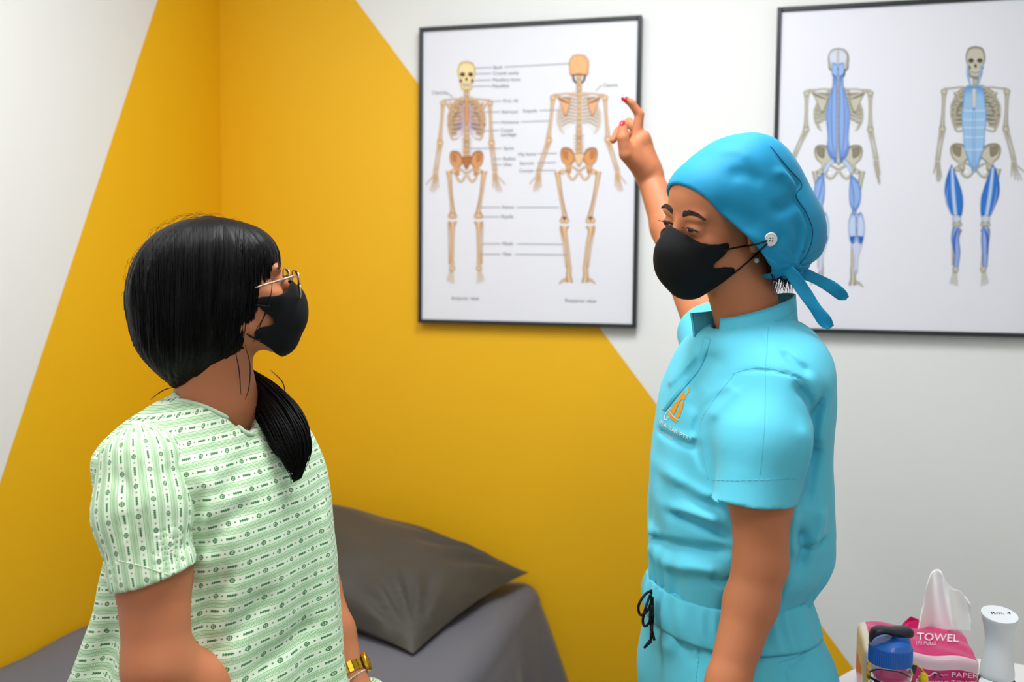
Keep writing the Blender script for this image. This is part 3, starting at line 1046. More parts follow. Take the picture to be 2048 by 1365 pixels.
# pulled sheet: folded, standing up
sc0 = P(1892, 1268, PKD + .06)
tops = crom([(0, 1180), (.10, 1147), (.22, 1139), (.38, 1148), (.52, 1168), (.62, 1178), (.78, 1181), (.92, 1192), (1, 1210)], 37)
vs, fs = [], []
NV = 22
for i in range(37):
    u = i / 36
    xb = 1836 + 108 * u
    xt = 1852 + 88 * u
    for j in range(NV + 1):
        v = j / NV
        ybase = 1263
        yy = ybase + (tops[i][1] - ybase) * v
        xx = xb + (xt - xb) * v
        tri = lambda q: 2 * abs(2 * (q - math.floor(q + .5))) - 1
        dd = PKD + .098 + .020 * tri(u * 1.35 + .12 + .18 * v) * (1 - .3 * v) + .007 * v * tri(u * 3.1 + v * .9) + .012 * v
        vs.append(P(xx, yy, dd))
for i in range(36):
    for j in range(NV):
        fs.append((i * (NV + 1) + j, (i + 1) * (NV + 1) + j, (i + 1) * (NV + 1) + j + 1, i * (NV + 1) + j + 1))
ts = mesh_obj('paper_sheet', vs, fs, 'tissue', pk, True)
so = ts.modifiers.new('solid', 'SOLIDIFY')
so.thickness = .0012
rebase(pk, porg + px_ * (pw_ / 2) + py_ * (pdep / 2))

# spray bottle
SD = 1.50
sc = P(1996, 1300, SD)
sp = empty('spray_bottle', (sc.x, sc.y, TZ))
tag(sp, 'white continuous spray bottle with a waisted head and clear lower half', 'bottle')
ztop = P(1997, 1229, SD).z - TZ
zbot = P(1997, 1354, SD).z - TZ
u_ = SD / F_PX
prof = []
for t, wpx in crom([(0, 32.5), (.08, 33), (.25, 30), (.5, 25.5), (.68, 26.5), (.85, 31), (.95, 34), (1, 34.6)], 26):
    prof.append((wpx * u_, zbot + (ztop - zbot) * t))
m = MB()
m.lathe((0, 0, 0), prof, 48, tilt=lambda r, z, a: (r * math.sin(a) * .20 if z > ztop - .035 else 0) * max(0, min(1, (z - (ztop - .035)) / .035)))
hd = m.build('spray_head', 'white_plastic', sp, True)
for p in hd.data.polygons:
    if len(p.vertices) > 4:
        p.use_smooth = False
m = MB()
m.lathe((0, 0, 0), [(.02, 0), (.026, .003), (.0275, .012), (.0275, zbot - .02), (.0262, zbot - .004), (.024, zbot - .0005)], 40)
m.build('bottle_body', 'clear_plastic', sp, True)
m = MB()
m.lathe((0, 0, 0), [(.0035, .01), (.0035, zbot)], 12)
m.build('dip_tube', 'white_plastic', sp, True)
# handwriting on top
v_, f_ = text2d('Rm. 4', .0125)
mx = sum(v[0] for v in v_) / len(v_)
V = []
for x, y in v_:
    xx, yy = (x - mx) * 1.05 + y * .2, y * .8 - .001
    V.append(Vector((xx, yy, ztop + yy * .20 + .0006)))
mesh_obj('handwriting', V, f_, 'ink_black', hd)

# ------------------------------------------------------------------ people: smooth implicit surfaces turned into one mesh each
material('skin', lin(194, 121, 83), 0.5, spec=0.35, sss=0.12, bump=(420, 0.12, 0.0008), var=(22, 0.05))
material('skin_light', lin(196, 132, 96), 0.5, spec=0.35, sss=0.12, bump=(420, 0.12, 0.0008), var=(22, 0.05))
material('hair_black', lin(13, 11, 12), 0.42, spec=0.16, var=(8, 0.2), bump=(260, 0.35, 0.001), stretch=(3, 3, .12))
material('scrub_blue', lin(90, 200, 226), 0.72, sheen=0.12, bump=(14, 0.16, 0.012), var=(5, 0.03))
material('cap_blue', lin(0, 142, 188), 0.7, sheen=0.1, bump=(16, 0.14, 0.01), var=(5, 0.03))
material('seam_blue', lin(84, 188, 214), 0.8, var=(40, 0.05))
material('seam_dark', lin(8, 74, 104), 0.8, var=(40, 0.05))
material('mask_black', lin(17, 17, 19), 0.75, spec=0.25, bump=(900, 0.2, 0.0006), var=(20, 0.08))
material('cord_black', lin(14, 14, 15), 0.8, bump=(900, 0.2, 0.0006), var=(20, 0.1))
material('shoe_white', lin(220, 220, 220), 0.5, var=(20, 0.03))
material('pearl', lin(236, 230, 222), 0.25, coat=0.5, var=(50, 0.02))
material('button_white', lin(236, 236, 236), 0.35, coat=0.3, var=(60, 0.02))
material('nail_red', lin(190, 30, 60), 0.2, coat=0.8, var=(60, 0.05))
material('gold', lin(232, 176, 52), 0.22, metal=1.0, var=(60, 0.05))
material('rose_gold', lin(224, 190, 170), 0.25, metal=1.0, var=(60, 0.05))
material('crystal', lin(235, 228, 226), 0.12, metal=0.3, coat=0.5, var=(200, 0.05))
material('lens_glass', (1, 1, 1, 1), 0.02, trans=1.0, ior=1.02, var=(5, 0.001))
material('face_paint', (1, 1, 1, 1), 0.4, attr='Col', spec=0.4)
material('gown_binding', lin(196, 224, 194), 0.85, bump=(300, 0.2, 0.001), var=(60, 0.06))
material('thread_orange', lin(236, 156, 24), 0.6, bump=(900, 0.3, 0.0006), var=(90, 0.1))
material('thread_white', lin(232, 240, 246), 0.6, bump=(900, 0.3, 0.0006), var=(90, 0.04))
material('brow_hair', lin(52, 36, 30), 0.7, var=(90, 0.1))


def smin(a, b, k):
    if k <= 0:
        return np.minimum(a, b)
    h = np.clip(0.5 + 0.5 * (b - a) / k, 0, 1)
    return b + (a - b) * h - k * h * (1 - h)


class Field:
    def __init__(s, xs, ys, zs):
        s.xs, s.ys, s.zs = [np.asarray(a, np.float32) for a in (xs, ys, zs)]
        s.F = np.full((len(xs), len(ys), len(zs)), 1.0, np.float32)

    def win(s, lo, hi):
        sl = []
        for a, l, h in zip((s.xs, s.ys, s.zs), lo, hi):
            i0 = max(0, int(np.searchsorted(a, l)) - 1)
            i1 = min(len(a), int(np.searchsorted(a, h)) + 1)
            sl.append(slice(i0, max(i0, i1)))
        sl = tuple(sl)
        return sl, s.xs[sl[0]][:, None, None], s.ys[sl[1]][None, :, None], s.zs[sl[2]][None, None, :]

    def op(s, fn, lo, hi, k=0.0, mode='add'):
        m = k + 0.014
        sl, X, Y, Z = s.win([v - m for v in lo], [v + m for v in hi])
        if min(q.stop - q.start for q in sl) <= 0:
            return
        d = fn(X, Y, Z)
        A = s.F[sl]
        if mode == 'add':
            s.F[sl] = smin(A, d, k)
        elif mode == 'sub':
            s.F[sl] = -smin(-A, d, k)
        elif mode == 'int':
            s.F[sl] = -smin(-A, -d, k)
        elif mode == 'plus':
            s.F[sl] = A + d

    def cone(s, a, b, ra, rb, k=0.0, mode='add'):
        a, b = np.array(a, float), np.array(b, float)
        ab = b - a
        L2 = float(ab @ ab) + 1e-12

        def fn(X, Y, Z):
            px, py, pz = X - a[0], Y - a[1], Z - a[2]
            t = np.clip((px * ab[0] + py * ab[1] + pz * ab[2]) / L2, 0, 1)
            return np.sqrt((px - t * ab[0]) ** 2 + (py - t * ab[1]) ** 2 + (pz - t * ab[2]) ** 2) - (ra + (rb - ra) * t)
        r = max(ra, rb)
        s.op(fn, np.minimum(a, b) - r, np.maximum(a, b) + r, k, mode)

    def chain(s, pts, rads, k=0.01, k0=None, mode='add'):
        for i in range(len(pts) - 1):
            s.cone(pts[i], pts[i + 1], rads[i], rads[i + 1], (k0 if (i == 0 and k0 is not None) else k), mode)

    def ell(s, c, r, k=0.0, mode='add', R=None):
        c, r = np.array(c, float), np.array(r, float)
        R = np.eye(3) if R is None else np.array(R)

        def fn(X, Y, Z):
            x, y, z = X - c[0], Y - c[1], Z - c[2]
            u = [(x * R[0, i] + y * R[1, i] + z * R[2, i]) for i in range(3)]
            k0 = np.sqrt((u[0] / r[0]) ** 2 + (u[1] / r[1]) ** 2 + (u[2] / r[2]) ** 2)
            k1 = np.sqrt((u[0] / r[0] ** 2) ** 2 + (u[1] / r[1] ** 2) ** 2 + (u[2] / r[2] ** 2) ** 2)
            return k0 * (k0 - 1) / (k1 + 1e-6)
        rm = np.abs(R) @ r
        s.op(fn, c - rm, c + rm, k, mode)

    def mesh(s, smooth=0):
        return surfnets(s.F, s.xs, s.ys, s.zs, smooth)


def surfnets(F, xs, ys, zs, smooth=0):
    S = F < 0
    nx, ny, nz = F.shape
    cnt = np.zeros((nx - 1, ny - 1, nz - 1), np.int8)
    for dx in (0, 1):
        for dy in (0, 1):
            for dz in (0, 1):
                cnt += S[dx:nx - 1 + dx, dy:ny - 1 + dy, dz:nz - 1 + dz]
    act = (cnt > 0) & (cnt < 8)
    ii, jj, kk = np.nonzero(act)
    idx = np.full(act.shape, -1, np.int32)
    idx[ii, jj, kk] = np.arange(len(ii))
    acc = np.zeros((len(ii), 3))
    num = np.zeros(len(ii))
    cor = [(0, 0, 0), (1, 0, 0), (0, 1, 0), (1, 1, 0), (0, 0, 1), (1, 0, 1), (0, 1, 1), (1, 1, 1)]
    val = [F[ii + c[0], jj + c[1], kk + c[2]] for c in cor]
    for a in range(8):
        for b in range(a + 1, 8):
            if sum(abs(p - q) for p, q in zip(cor[a], cor[b])) != 1:
                continue
            m = (val[a] < 0) != (val[b] < 0)
            t = val[a] / (val[a] - val[b] + 1e-20)
            t = np.where(m, t, 0)
            p = np.empty((len(ii), 3))
            for ax, (arr, base) in enumerate(((xs, ii), (ys, jj), (zs, kk))):
                p0 = arr[base + cor[a][ax]]
                p1_ = arr[base + cor[b][ax]]
                p[:, ax] = p0 + (p1_ - p0) * t
            acc[m] += p[m]
            num[m] += 1
    V = acc / num[:, None]
    quads = []
    d = S[:-1, 1:-1, 1:-1] != S[1:, 1:-1, 1:-1]
    i, j, k = np.nonzero(d)
    j, k = j + 1, k + 1
    q = np.stack([idx[i, j - 1, k - 1], idx[i, j, k - 1], idx[i, j, k], idx[i, j - 1, k]], 1)
    fl = ~S[i, j, k]
    q[fl] = q[fl][:, ::-1]
    quads.append(q)
    d = S[1:-1, :-1, 1:-1] != S[1:-1, 1:, 1:-1]
    i, j, k = np.nonzero(d)
    i, k = i + 1, k + 1
    q = np.stack([idx[i - 1, j, k - 1], idx[i - 1, j, k], idx[i, j, k], idx[i, j, k - 1]], 1)
    fl = ~S[i, j, k]
    q[fl] = q[fl][:, ::-1]
    quads.append(q)
    d = S[1:-1, 1:-1, :-1] != S[1:-1, 1:-1, 1:]
    i, j, k = np.nonzero(d)
    i, j = i + 1, j + 1
    q = np.stack([idx[i - 1, j - 1, k], idx[i, j - 1, k], idx[i, j, k], idx[i - 1, j, k]], 1)
    fl = ~S[i, j, k]
    q[fl] = q[fl][:, ::-1]
    quads.append(q)
    Q = np.concatenate(quads)
    lab = np.arange(len(V))                               # keep only the largest connected piece
    while True:
        mq = lab[Q].min(1)
        new = lab.copy()
        for c in range(4):
            np.minimum.at(new, Q[:, c], mq)
        new = new[new]
        if (new == lab).all():
            break
        lab = new
    big = np.bincount(lab).argmax()
    keep = lab == big
    ren = np.cumsum(keep) - 1
    Q = ren[Q[keep[Q[:, 0]]]]
    V = V[keep]
    for _ in range(smooth):
        e = np.concatenate([Q[:, [0, 1]], Q[:, [1, 2]], Q[:, [2, 3]], Q[:, [3, 0]]])
        s_ = np.stack([np.bincount(e[:, 0], V[e[:, 1], c], len(V)) for c in range(3)], 1)
        n_ = np.bincount(e[:, 0], minlength=len(V))
        V = V * .4 + .6 * s_ / np.maximum(n_, 1)[:, None]
    return V, Q


def axis(*segs):
    """segments (from, to, step) joined into one rising coordinate list"""
    out = []
    for a, b, h in segs:
        n = max(1, int(round((b - a) / h)))
        out.append(np.linspace(a, b, n, endpoint=False))
    out.append(np.array([segs[-1][1]]))
    return np.concatenate(out)


def npv(v):
    return np.array((v.x, v.y, v.z))


def PP(px, py, d):
    return npv(P(px, py, d))


class Loft:
    """upright form with an oval section at every height; rows: (py, left px, right px, half width across)"""

    def __init__(s, rows, D, fwd, left, n=2.2, samples=120):
        s.f, s.l, s.n = np.array(fwd, float), np.array(left, float), n
        r = []
        for row in rows:
            py, L, R, w = row[:4]
            Dd = row[4] if len(row) > 4 else D
            a, b = PP(L, py, Dd), PP(R, py, Dd)
            c = (a + b) / 2
            A = abs(b[0] - a[0]) / 2
            fx, lx = abs(s.f[0]), abs(s.l[0])
            t = math.sqrt(max(A * A - (w * lx) ** 2, (A * .35) ** 2)) / max(fx, .3)
            r.append((c[2], c[0], c[1], t, w))
        r = np.array(r)
        r = r[np.argsort(r[:, 0])]
        d = crom(r, samples)
        d = d[np.argsort(d[:, 0])]
        d[:, 3:] = np.maximum(d[:, 3:], .002)
        s.d = d
        s.z0, s.z1 = d[0, 0], d[-1, 0]

    def at(s, z):
        return [np.interp(z, s.d[:, 0], s.d[:, i]) for i in range(1, 5)]

    def local(s, X, Y, Z):
        cx, cy, t, w = s.at(Z)
        x, y = X - cx, Y - cy
        return (x * s.f[0] + y * s.f[1]), (x * s.l[0] + y * s.l[1]), t, w

    def fn(s, off=0.0, cap=True):
        def g(X, Y, Z):
            u, v, t, w = s.local(X, Y, Z)
            t, w = t + off, w + off
            q = (np.abs(u / t) ** s.n + np.abs(v / w) ** s.n) ** (1 / s.n)
            d = (q - 1) * np.minimum(t, w)
            if cap:
                d = np.maximum(d, np.maximum(Z - s.z1 - off, s.z0 - off - Z))
            return d
        return g

    def box(s, m=0.0):
        r = np.maximum(s.d[:, 3], s.d[:, 4]) + m
        return ((s.d[:, 1] - r).min(), (s.d[:, 2] - r).min(), s.z0 - m), ((s.d[:, 1] + r).max(), (s.d[:, 2] + r).max(), s.z1 + m)

    def point(s, z, ang, off=0.0):
        cx, cy, t, w = s.at(z)
        ca, sa = math.cos(ang), math.sin(ang)
        k = (abs(ca) ** s.n + abs(sa) ** s.n) ** (-1 / s.n)
        u, v = ca * k * (t + off), sa * k * (w + off)
        return np.array([cx + u * s.f[0] + v * s.l[0], cy + u * s.f[1] + v * s.l[1], z])


def sines(seed, n, lo, hi, anis=(1, 1, 1)):
    g = np.random.RandomState(seed)
    K = g.normal(size=(n, 3)) * np.array(anis)
    K = K / np.linalg.norm(K, axis=1)[:, None] * g.uniform(lo, hi, (n, 1))
    ph = g.uniform(0, 6.28, n)

    def f(X, Y, Z):
        o = 0
        for k, p in zip(K, ph):
            o = o + np.sin(X * k[0] + Y * k[1] + Z * k[2] + p)
        return o / math.sqrt(n)
    return f


def folds(fld, lst, D, ymax, lo, hi, kw=1.0, ka=1.0):
    """creases drawn along the camera-side of a garment: (px points, width m, depth m; negative = ridge)"""
    for pts, w, amp in lst:
        w, amp = w * kw, amp * ka
        q = np.array([PP(p[0], p[1], D)[[0, 2]] for p in pts])
        if len(q) > 2:
            q = crom(q, 4 * len(q))

        mn, mx = q.min(0) - 3 * w, q.max(0) + 3 * w

        def fn(X, Y, Z, q=q, w=w, amp=amp):
            best = None
            for i in range(len(q) - 1):
                a, b = q[i], q[i + 1]
                ab = b - a
                t = np.clip(((X - a[0]) * ab[0] + (Z - a[1]) * ab[1]) / (ab @ ab + 1e-12), 0, 1)
                d2 = (X - a[0] - t * ab[0]) ** 2 + (Z - a[1] - t * ab[1]) ** 2
                s = (i + t) / (len(q) - 1)
                fade = np.clip(np.minimum(s, 1 - s) * 5, 0, 1)
                g = np.exp(-d2 / (w * w)) * fade
                best = g if best is None else np.maximum(best, g)
            return amp * best * np.clip((ymax - Y) / .03, 0, 1)
        fld.op(fn, (mn[0], lo[1], mn[1]), (mx[0], hi[1], mx[1]), 0, 'plus')


def frame(fwd, pitch_up, roll):
    """columns: person's right, forward, up"""
    f = Vector((fwd[0], fwd[1], 0)).normalized()
    r = f.cross(Vector((0, 0, 1)))
    B = Matrix((r, f, Vector((0, 0, 1)))).transposed()
    B = B @ Matrix.Rotation(pitch_up, 3, 'X') @ Matrix.Rotation(roll, 3, 'Y')
    return np.array(B)


class Head:
    def __init__(s, R, c, sc):
        s.R, s.c, s.s = R, np.array(c, float), sc

    def w(s, x, y, z):
        return s.c + s.R @ (np.array((x, y, z)) * s.s)

    def v(s, x, y, z):
        return Vector(s.w(x, y, z))

    def loc(s, X, Y, Z):
        x, y, z = X - s.c[0], Y - s.c[1], Z - s.c[2]
        return [(x * s.R[0, i] + y * s.R[1, i] + z * s.R[2, i]) / s.s for i in range(3)]

    def build(s, f):
        E = lambda c, r, k, mode='add': f.ell(s.w(*c), np.array(r) * s.s, k * s.s, mode, s.R)
        K = lambda a, b, ra, rb, k, mode='add': f.cone(s.w(*a), s.w(*b), ra * s.s, rb * s.s, k * s.s, mode)
        E((0, -.012, .045), (.072, .093, .080), 0)
        E((0, .030, -.018), (.056, .062, .080), .03)
        E((0, .045, .055), (.058, .042, .048), .03)
        for g in (-1, 1):
            K((g * .047, .004, -.045), (g * .018, .068, -.088), .021, .017, .025)
            E((g * .042, .060, -.010), (.023, .026, .020), .02)
        E((0, .078, -.092), (.02, .017, .016), .02)
        for g in (-1, 1):
            E((g * .030, .080, .033), (.024, .012, .009), .012)
        for g in (-1, 1):
            E((g * .032, .106, .014), (.017, .016, .010), .012, 'sub')
            E((g * .032, .081, .013), (.0165, .0125, .0105), .006)
        K((0, .088, .022), (0, .110, -.022), .0075, .0105, .012)
        for g in (-1, 1):
            E((g * .011, .100, -.026), (.008, .01, .007), .008)
        E((0, .094, -.055), (.024, .012, .012), .01)
        for g in (-1, 1):
            E((g * .073, -.010, -.004), (.007, .017, .030), .006)

    def eye(s, g, parent, gaze=(0, 0), open_=.0034):
        """almond of the eye, lash line and crease on the lid; g = -1 left, +1 right"""
        cx, cy, cz, rx, ry, rz = g * .032, .081, .013, .0165, .0125, .0105
        rx, ry, rz = rx + .0008, ry + .0008, rz + .0008

        def surf(x, z, lift=0.0):
            k = 1 - ((x - cx) / rx) ** 2 - ((z - cz) / rz) ** 2
            return s.v(x, cy + ry * math.sqrt(max(k, .02)) + lift, z)
        V, Fc, Cc = [], [], []
        nu, nv = 24, 8
        white, iris, pup = L3(206, 190, 182), L3(52, 30, 22), L3(10, 8, 8)
        for i in range(nu + 1):
            u = -1 + 2 * i / nu
            x = cx + u * .0140
            top = cz + .0005 + open_ * (1 - u * u) ** .8 - g * u * .0006
            bot = cz + .0005 - open_ * .75 * (1 - u * u) ** .9
            for j in range(nv + 1):
                z = bot + (top - bot) * j / nv
                V.append(surf(x, z))
                r = math.hypot(x - cx - gaze[0], (z - cz - gaze[1] - .0008))
                Cc.append(pup if r < .0022 else iris if r < .0066 else white)
        for i in range(nu):
            for j in range(nv):
                a = i * (nv + 1) + j
                Fc.append((a, a + nv + 1, a + nv + 2, a + 1))
        eo = mesh_obj('eye', V, Fc, 'face_paint', parent, True, colors=Cc)
        m = MB()
        pts = []
        for i in range(17):
            u = -1.05 + 2.1 * i / 16
            x = cx + u * .0145
            z = cz + .0007 + open_ * max(0, 1 - u * u) ** .8 - g * u * .0006
            pts.append(surf(x, z, .0004))
        m.tube(pts, [.0005 + .0012 * math.sin(math.pi * min(1, (i + 2) / 18)) for i in range(17)], 6)
        for i in range(26):
            u = -1 + 2 * i / 25
            x = cx + u * .0142
            z = cz + .0007 + open_ * max(0, 1 - u * u) ** .8
            p = surf(x, z, .0006)
            tip = p + Vector(s.R @ np.array((u * .004 + g * .002 * 0, .0065, .0022 - .0012 * (1 - abs(u))))) * s.s
            midp = (p + tip) / 2 - Vector(s.R @ np.array((0, 0, .0008))) * s.s
            m.tube([p, midp, tip], [.0004, .0003, .0001], 4)
        m.build('eyelashes', 'brow_hair', eo)
        return eo

    def brow(s, g, bvh, parent, lift=.0):
        m = MB()
        g0 = random.Random(5 + g)
        for i in range(420):
            u = g0.random()
            x = g * (.013 + .040 * u)
            z0 = .0355 + .0075 * math.sin(u * 2.4) - .006 * u * u + lift
            wz = .0042 * (1 - .75 * u) * (0.75 + .25 * min(1, u * 6))
            z = z0 + (g0.random() - .5) * 2 * wz
            a = s.v(x, .16, z)
            d = Vector(s.R @ np.array((0, -1, 0)))
            hit = bvh.ray_cast(a, d)
            if hit[0] is None:
                continue
            p, n = hit[0], hit[1]
            if n.dot(d) > 0:
                n = -n
            t = Vector(s.R @ np.array((g * (.3 + .7 * u), 0, .75 - 1.0 * u))).normalized() * .0055 * s.s
            m.tube([p + n * .0002, p + t * .5 + n * .0008, p + t + n * .0003], [.00038, .00034, .0001], 4)
        return m.build('eyebrow', 'brow_hair', parent)


def poly_sd(px, py, poly):
    """signed distance to a closed outline, negative inside"""
    d = None
    inside = np.zeros(np.broadcast(px, py).shape, bool)
    n = len(poly)
    for i in range(n):
        a, b = poly[i], poly[(i + 1) % n]
        ex, ey = b[0] - a[0], b[1] - a[1]
        wx, wy = px - a[0], py - a[1]
        t = np.clip((wx * ex + wy * ey) / (ex * ex + ey * ey + 1e-12), 0, 1)
        dd = (wx - ex * t) ** 2 + (wy - ey * t) ** 2
        d = dd if d is None else np.minimum(d, dd)
        c = ((a[1] > py) != (b[1] > py)) & (px < (b[0] - a[0]) * (py - a[1]) / (b[1] - a[1] + 1e-12) + a[0])
        inside ^= c
    d = np.sqrt(d)
    return np.where(inside, -d, d)


MASK_POLY2 = [(.150, .010), (.116, .008), (.102, .000), (.088, -.006), (.068, -.008), (.048, -.006), (.040, -.009), (.038, -.018), (.048, -.032), (.062, -.045),
              (.064, -.052), (.056, -.056), (.040, -.056), (.030, -.059), (.026, -.066), (.030, -.076), (.052, -.096), (.066, -.112), (.090, -.125), (.150, -.125)]
MASK_POLY = [(.150, .024), (.112, .020), (.100, .010), (.088, -.003), (.068, -.007), (.048, -.008), (.040, -.011), (.038, -.018), (.045, -.030), (.058, -.041),
             (.062, -.047), (.056, -.052), (.040, -.052), (.028, -.054), (.023, -.060), (.026, -.069), (.050, -.093), (.066, -.110), (.090, -.125), (.150, -.125)]


def make_mask(head, parent, poly, dome=None, h=.0016):
    """cupped mask: a shell over nose, cheeks and chin, cut to its side outline"""
    f = Field(*[np.arange(-a, b, h) for a, b in ((.082, .082), (.0, .15), (.13, .035))])
    f.xs, f.ys, f.zs = f.xs, np.arange(.0, .15, h, dtype=np.float32), np.arange(-.132, .035, h, dtype=np.float32)
    f.F = np.full((len(f.xs), len(f.ys), len(f.zs)), 1.0, np.float32)
    hd = Head(np.eye(3), (0, 0, 0), 1.0)
    hd.build(f)
    f.F = f.F - .0028
    f.ell((0, .070, -.034), (.050, .055, .048), .022)
    f.ell((0, .090, -.038), (.030, .037, .038), .02)
    f.ell((0, .076, -.056), (.043, .049, .045), .02)
    if dome:
        for c, r in dome:
            f.ell(c, r, .012)
    M = f.F.copy()
    X, Y, Z = f.xs[:, None, None], f.ys[None, :, None], f.zs[None, None, :]
    pd = poly_sd(f.ys[:, None], f.zs[None, :], crom(poly + [poly[0]], 90)[:-1].tolist())[None]
    f.F = np.maximum(np.maximum(M, -(M + .0032)), pd.astype(np.float32))
    V, Q = f.mesh(1)
    seam = .0007 * np.exp(-(V[:, 0] / .0012) ** 2) * (V[:, 1] > .1)
    V[:, 1] += seam
    Wd = head.c + (V * head.s) @ head.R.T
    return mesh_obj('face_mask', Wd, Q, 'mask_black', parent, True), Wd, Q


def bvh_of(V, Q, lo=None, hi=None):
    if lo is not None:
        c = V[Q[:, 0]]
        Q = Q[((c > np.array(lo)) & (c < np.array(hi))).all(1)]
    return BVHTree.FromPolygons(V.tolist(), Q.tolist())


def cast(bvh, px, py, lift=0.0):
    r = ray(px, py).normalized()
    loc, n, _, _ = bvh.ray_cast(CAM, r)
    if loc is None:
        return None, None
    if n.dot(r) > 0:
        n = -n
    return loc + n * lift, n


def seam(bvh, pxs, rad, name, mat, parent, lift=0.0003, n=40, sides=6, dash=None):
    pts = [cast(bvh, p[0], p[1], lift)[0] for p in crom(pxs, n)]
    m = MB()
    run = []
    for i, p in enumerate(pts):
        if p is None or (dash and (i % dash == 0)):
            if len(run) > 1:
                m.tube(run, rad, sides)
            run = []
        if p is not None:
            run.append(p)
    if len(run) > 1:
        m.tube(run, rad, sides)
    if not m.v:
        return None
    return m.build(name, mat, parent, True)


def hand_chain(f, wrist, mcps, fingers, thumb, k=.006):
    for (pt, r) in mcps:
        f.cone(wrist, pt, .021, r, .012)
    for i in range(len(mcps) - 1):
        f.cone(mcps[i][0], mcps[i + 1][0], mcps[i][1], mcps[i + 1][1], .01)
    for pts, rads in fingers:
        f.chain(pts, rads, .002, k)
    f.chain(thumb[0], thumb[1], .002, .012)

# ------------------------------------------------------------------ the therapist in blue scrubs
PSI = math.radians(15)
FW = np.array((-math.cos(PSI), -math.sin(PSI), 0))
LF = np.array((math.sin(PSI), -math.cos(PSI), 0))
D0 = 1.55
ther = empty('person')
tag(ther, 'standing person in light blue scrubs, blue cap and black mask, pointing at the skeleton poster', 'person')

yh = math.radians(28)
Rh = frame((-math.cos(yh), -math.sin(yh)), math.radians(-11), math.radians(-13))
HS = 0.90
hc = PP(1353, 447, 1.485) - Rh @ (np.array((0, .096, .020)) * HS)
hd1 = Head(Rh, hc, HS)

shirt_rows = [(632, 1480, 1566, .05), (645, 1440, 1594, .080), (668, 1398, 1614, .120), (700, 1376, 1620, .160), (740, 1358, 1626, .182), (800, 1338, 1632, .184), (900, 1317, 1635, .174),
              (1000, 1305, 1638, .164), (1080, 1302, 1645, .160), (1120, 1306, 1634, .156), (1155, 1308, 1608, .146), (1185, 1314, 1590, .138), (1205, 1318, 1590, .136)]
torso = Loft(shirt_rows, D0, FW, LF, n=2.25)

bf = Field(axis((.17, .27, .0026), (.27, .52, .0026)), axis((1.22, 1.62, .0027), (1.62, 2.12, .0030)),
           axis((0.0, .55, .011), (.55, .95, .0045), (.95, 1.34, .0038), (1.34, 1.66, .0024), (1.66, 1.80, .0024)))
hd1.build(bf)
bf.cone(hd1.w(0, -.020, -.045), PP(1502, 655, 1.545), .050, .052, .02)
lo, hi = torso.box()
bf.op(torso.fn(-.036), lo, hi, .02)
# near arm, hanging
E_N = PP(1521, 1128, 1.375)
W_N = PP(1427, 1450, 1.31)
bf.chain([PP(1533, 870, 1.41), PP(1522, 1000, 1.385), E_N, PP(1502, 1205, 1.365), PP(1456, 1365, 1.33), W_N], [.036, .0430, .0365, .0362, .0285, .0235], .014, .002)
f_dir = (W_N - PP(1456, 1365, 1.33))
f_dir /= np.linalg.norm(f_dir)
pal = W_N + f_dir * .075
hand_chain(bf, W_N, [(pal + np.array((dx, .004, 0)), .011) for dx in (-.03, -.01, .01, .027)],
           [([pal + np.array((dx, .004, 0)), pal + f_dir * .04 + np.array((dx + .005, .01, 0)), pal + f_dir * .07 + np.array((dx + .014, .014, 0))], [.010, .0085, .007]) for dx in (-.03, -.01, .01, .027)],
           ([W_N + f_dir * .02, W_N + f_dir * .06 + np.array((-.04, -.01, 0)), W_N + f_dir * .10 + np.array((-.045, -.012, 0))], [.014, .011, .008]))
# far arm, raised to the poster
bf.chain([PP(1450, 715, 1.70), PP(1372, 545, 1.885), PP(1338, 455, 1.95), PP(1300, 356, 1.995)], [.050, .0385, .0345, .0255], .014, .03)
wr = PP(1299, 350, 1.995)
hand_chain(bf, wr, [(PP(1268, 292, 1.975), .0135), (PP(1286, 276, 1.985), .0115), (PP(1291, 290, 2.005), .0115), (PP(1296, 308, 2.02), .010)],
           [([PP(1272, 284, 1.985), PP(1279, 229, 1.98), PP(1263, 207, 1.975), PP(1250, 198, 1.972)], [.0115, .0092, .0080, .0062]),
            ([PP(1287, 276, 1.99), PP(1258, 245, 2.025), PP(1237, 262, 2.03), PP(1226, 281, 2.025)], [.0110, .0092, .0085, .0070]),
            ([PP(1291, 288, 2.01), PP(1268, 262, 2.055), PP(1250, 284, 2.055), PP(1256, 302, 2.04)], [.0105, .009, .0082, .007]),
            ([PP(1295, 306, 2.025), PP(1278, 285, 2.065), PP(1264, 300, 2.065), PP(1268, 314, 2.05)], [.0095, .008, .0075, .0065])],
           ([PP(1283, 338, 1.98), PP(1252, 309, 1.955), PP(1246, 276, 1.95), PP(1246, 250, 1.953)], [.019, .0135, .0118, .0085]))
bf.cone(PP(1290, 335, 1.985), PP(1262, 300, 1.965), .021, .014, .012)
bf.cone(PP(1297, 335, 1.995), PP(1286, 290, 1.99), .022, .014, .012)
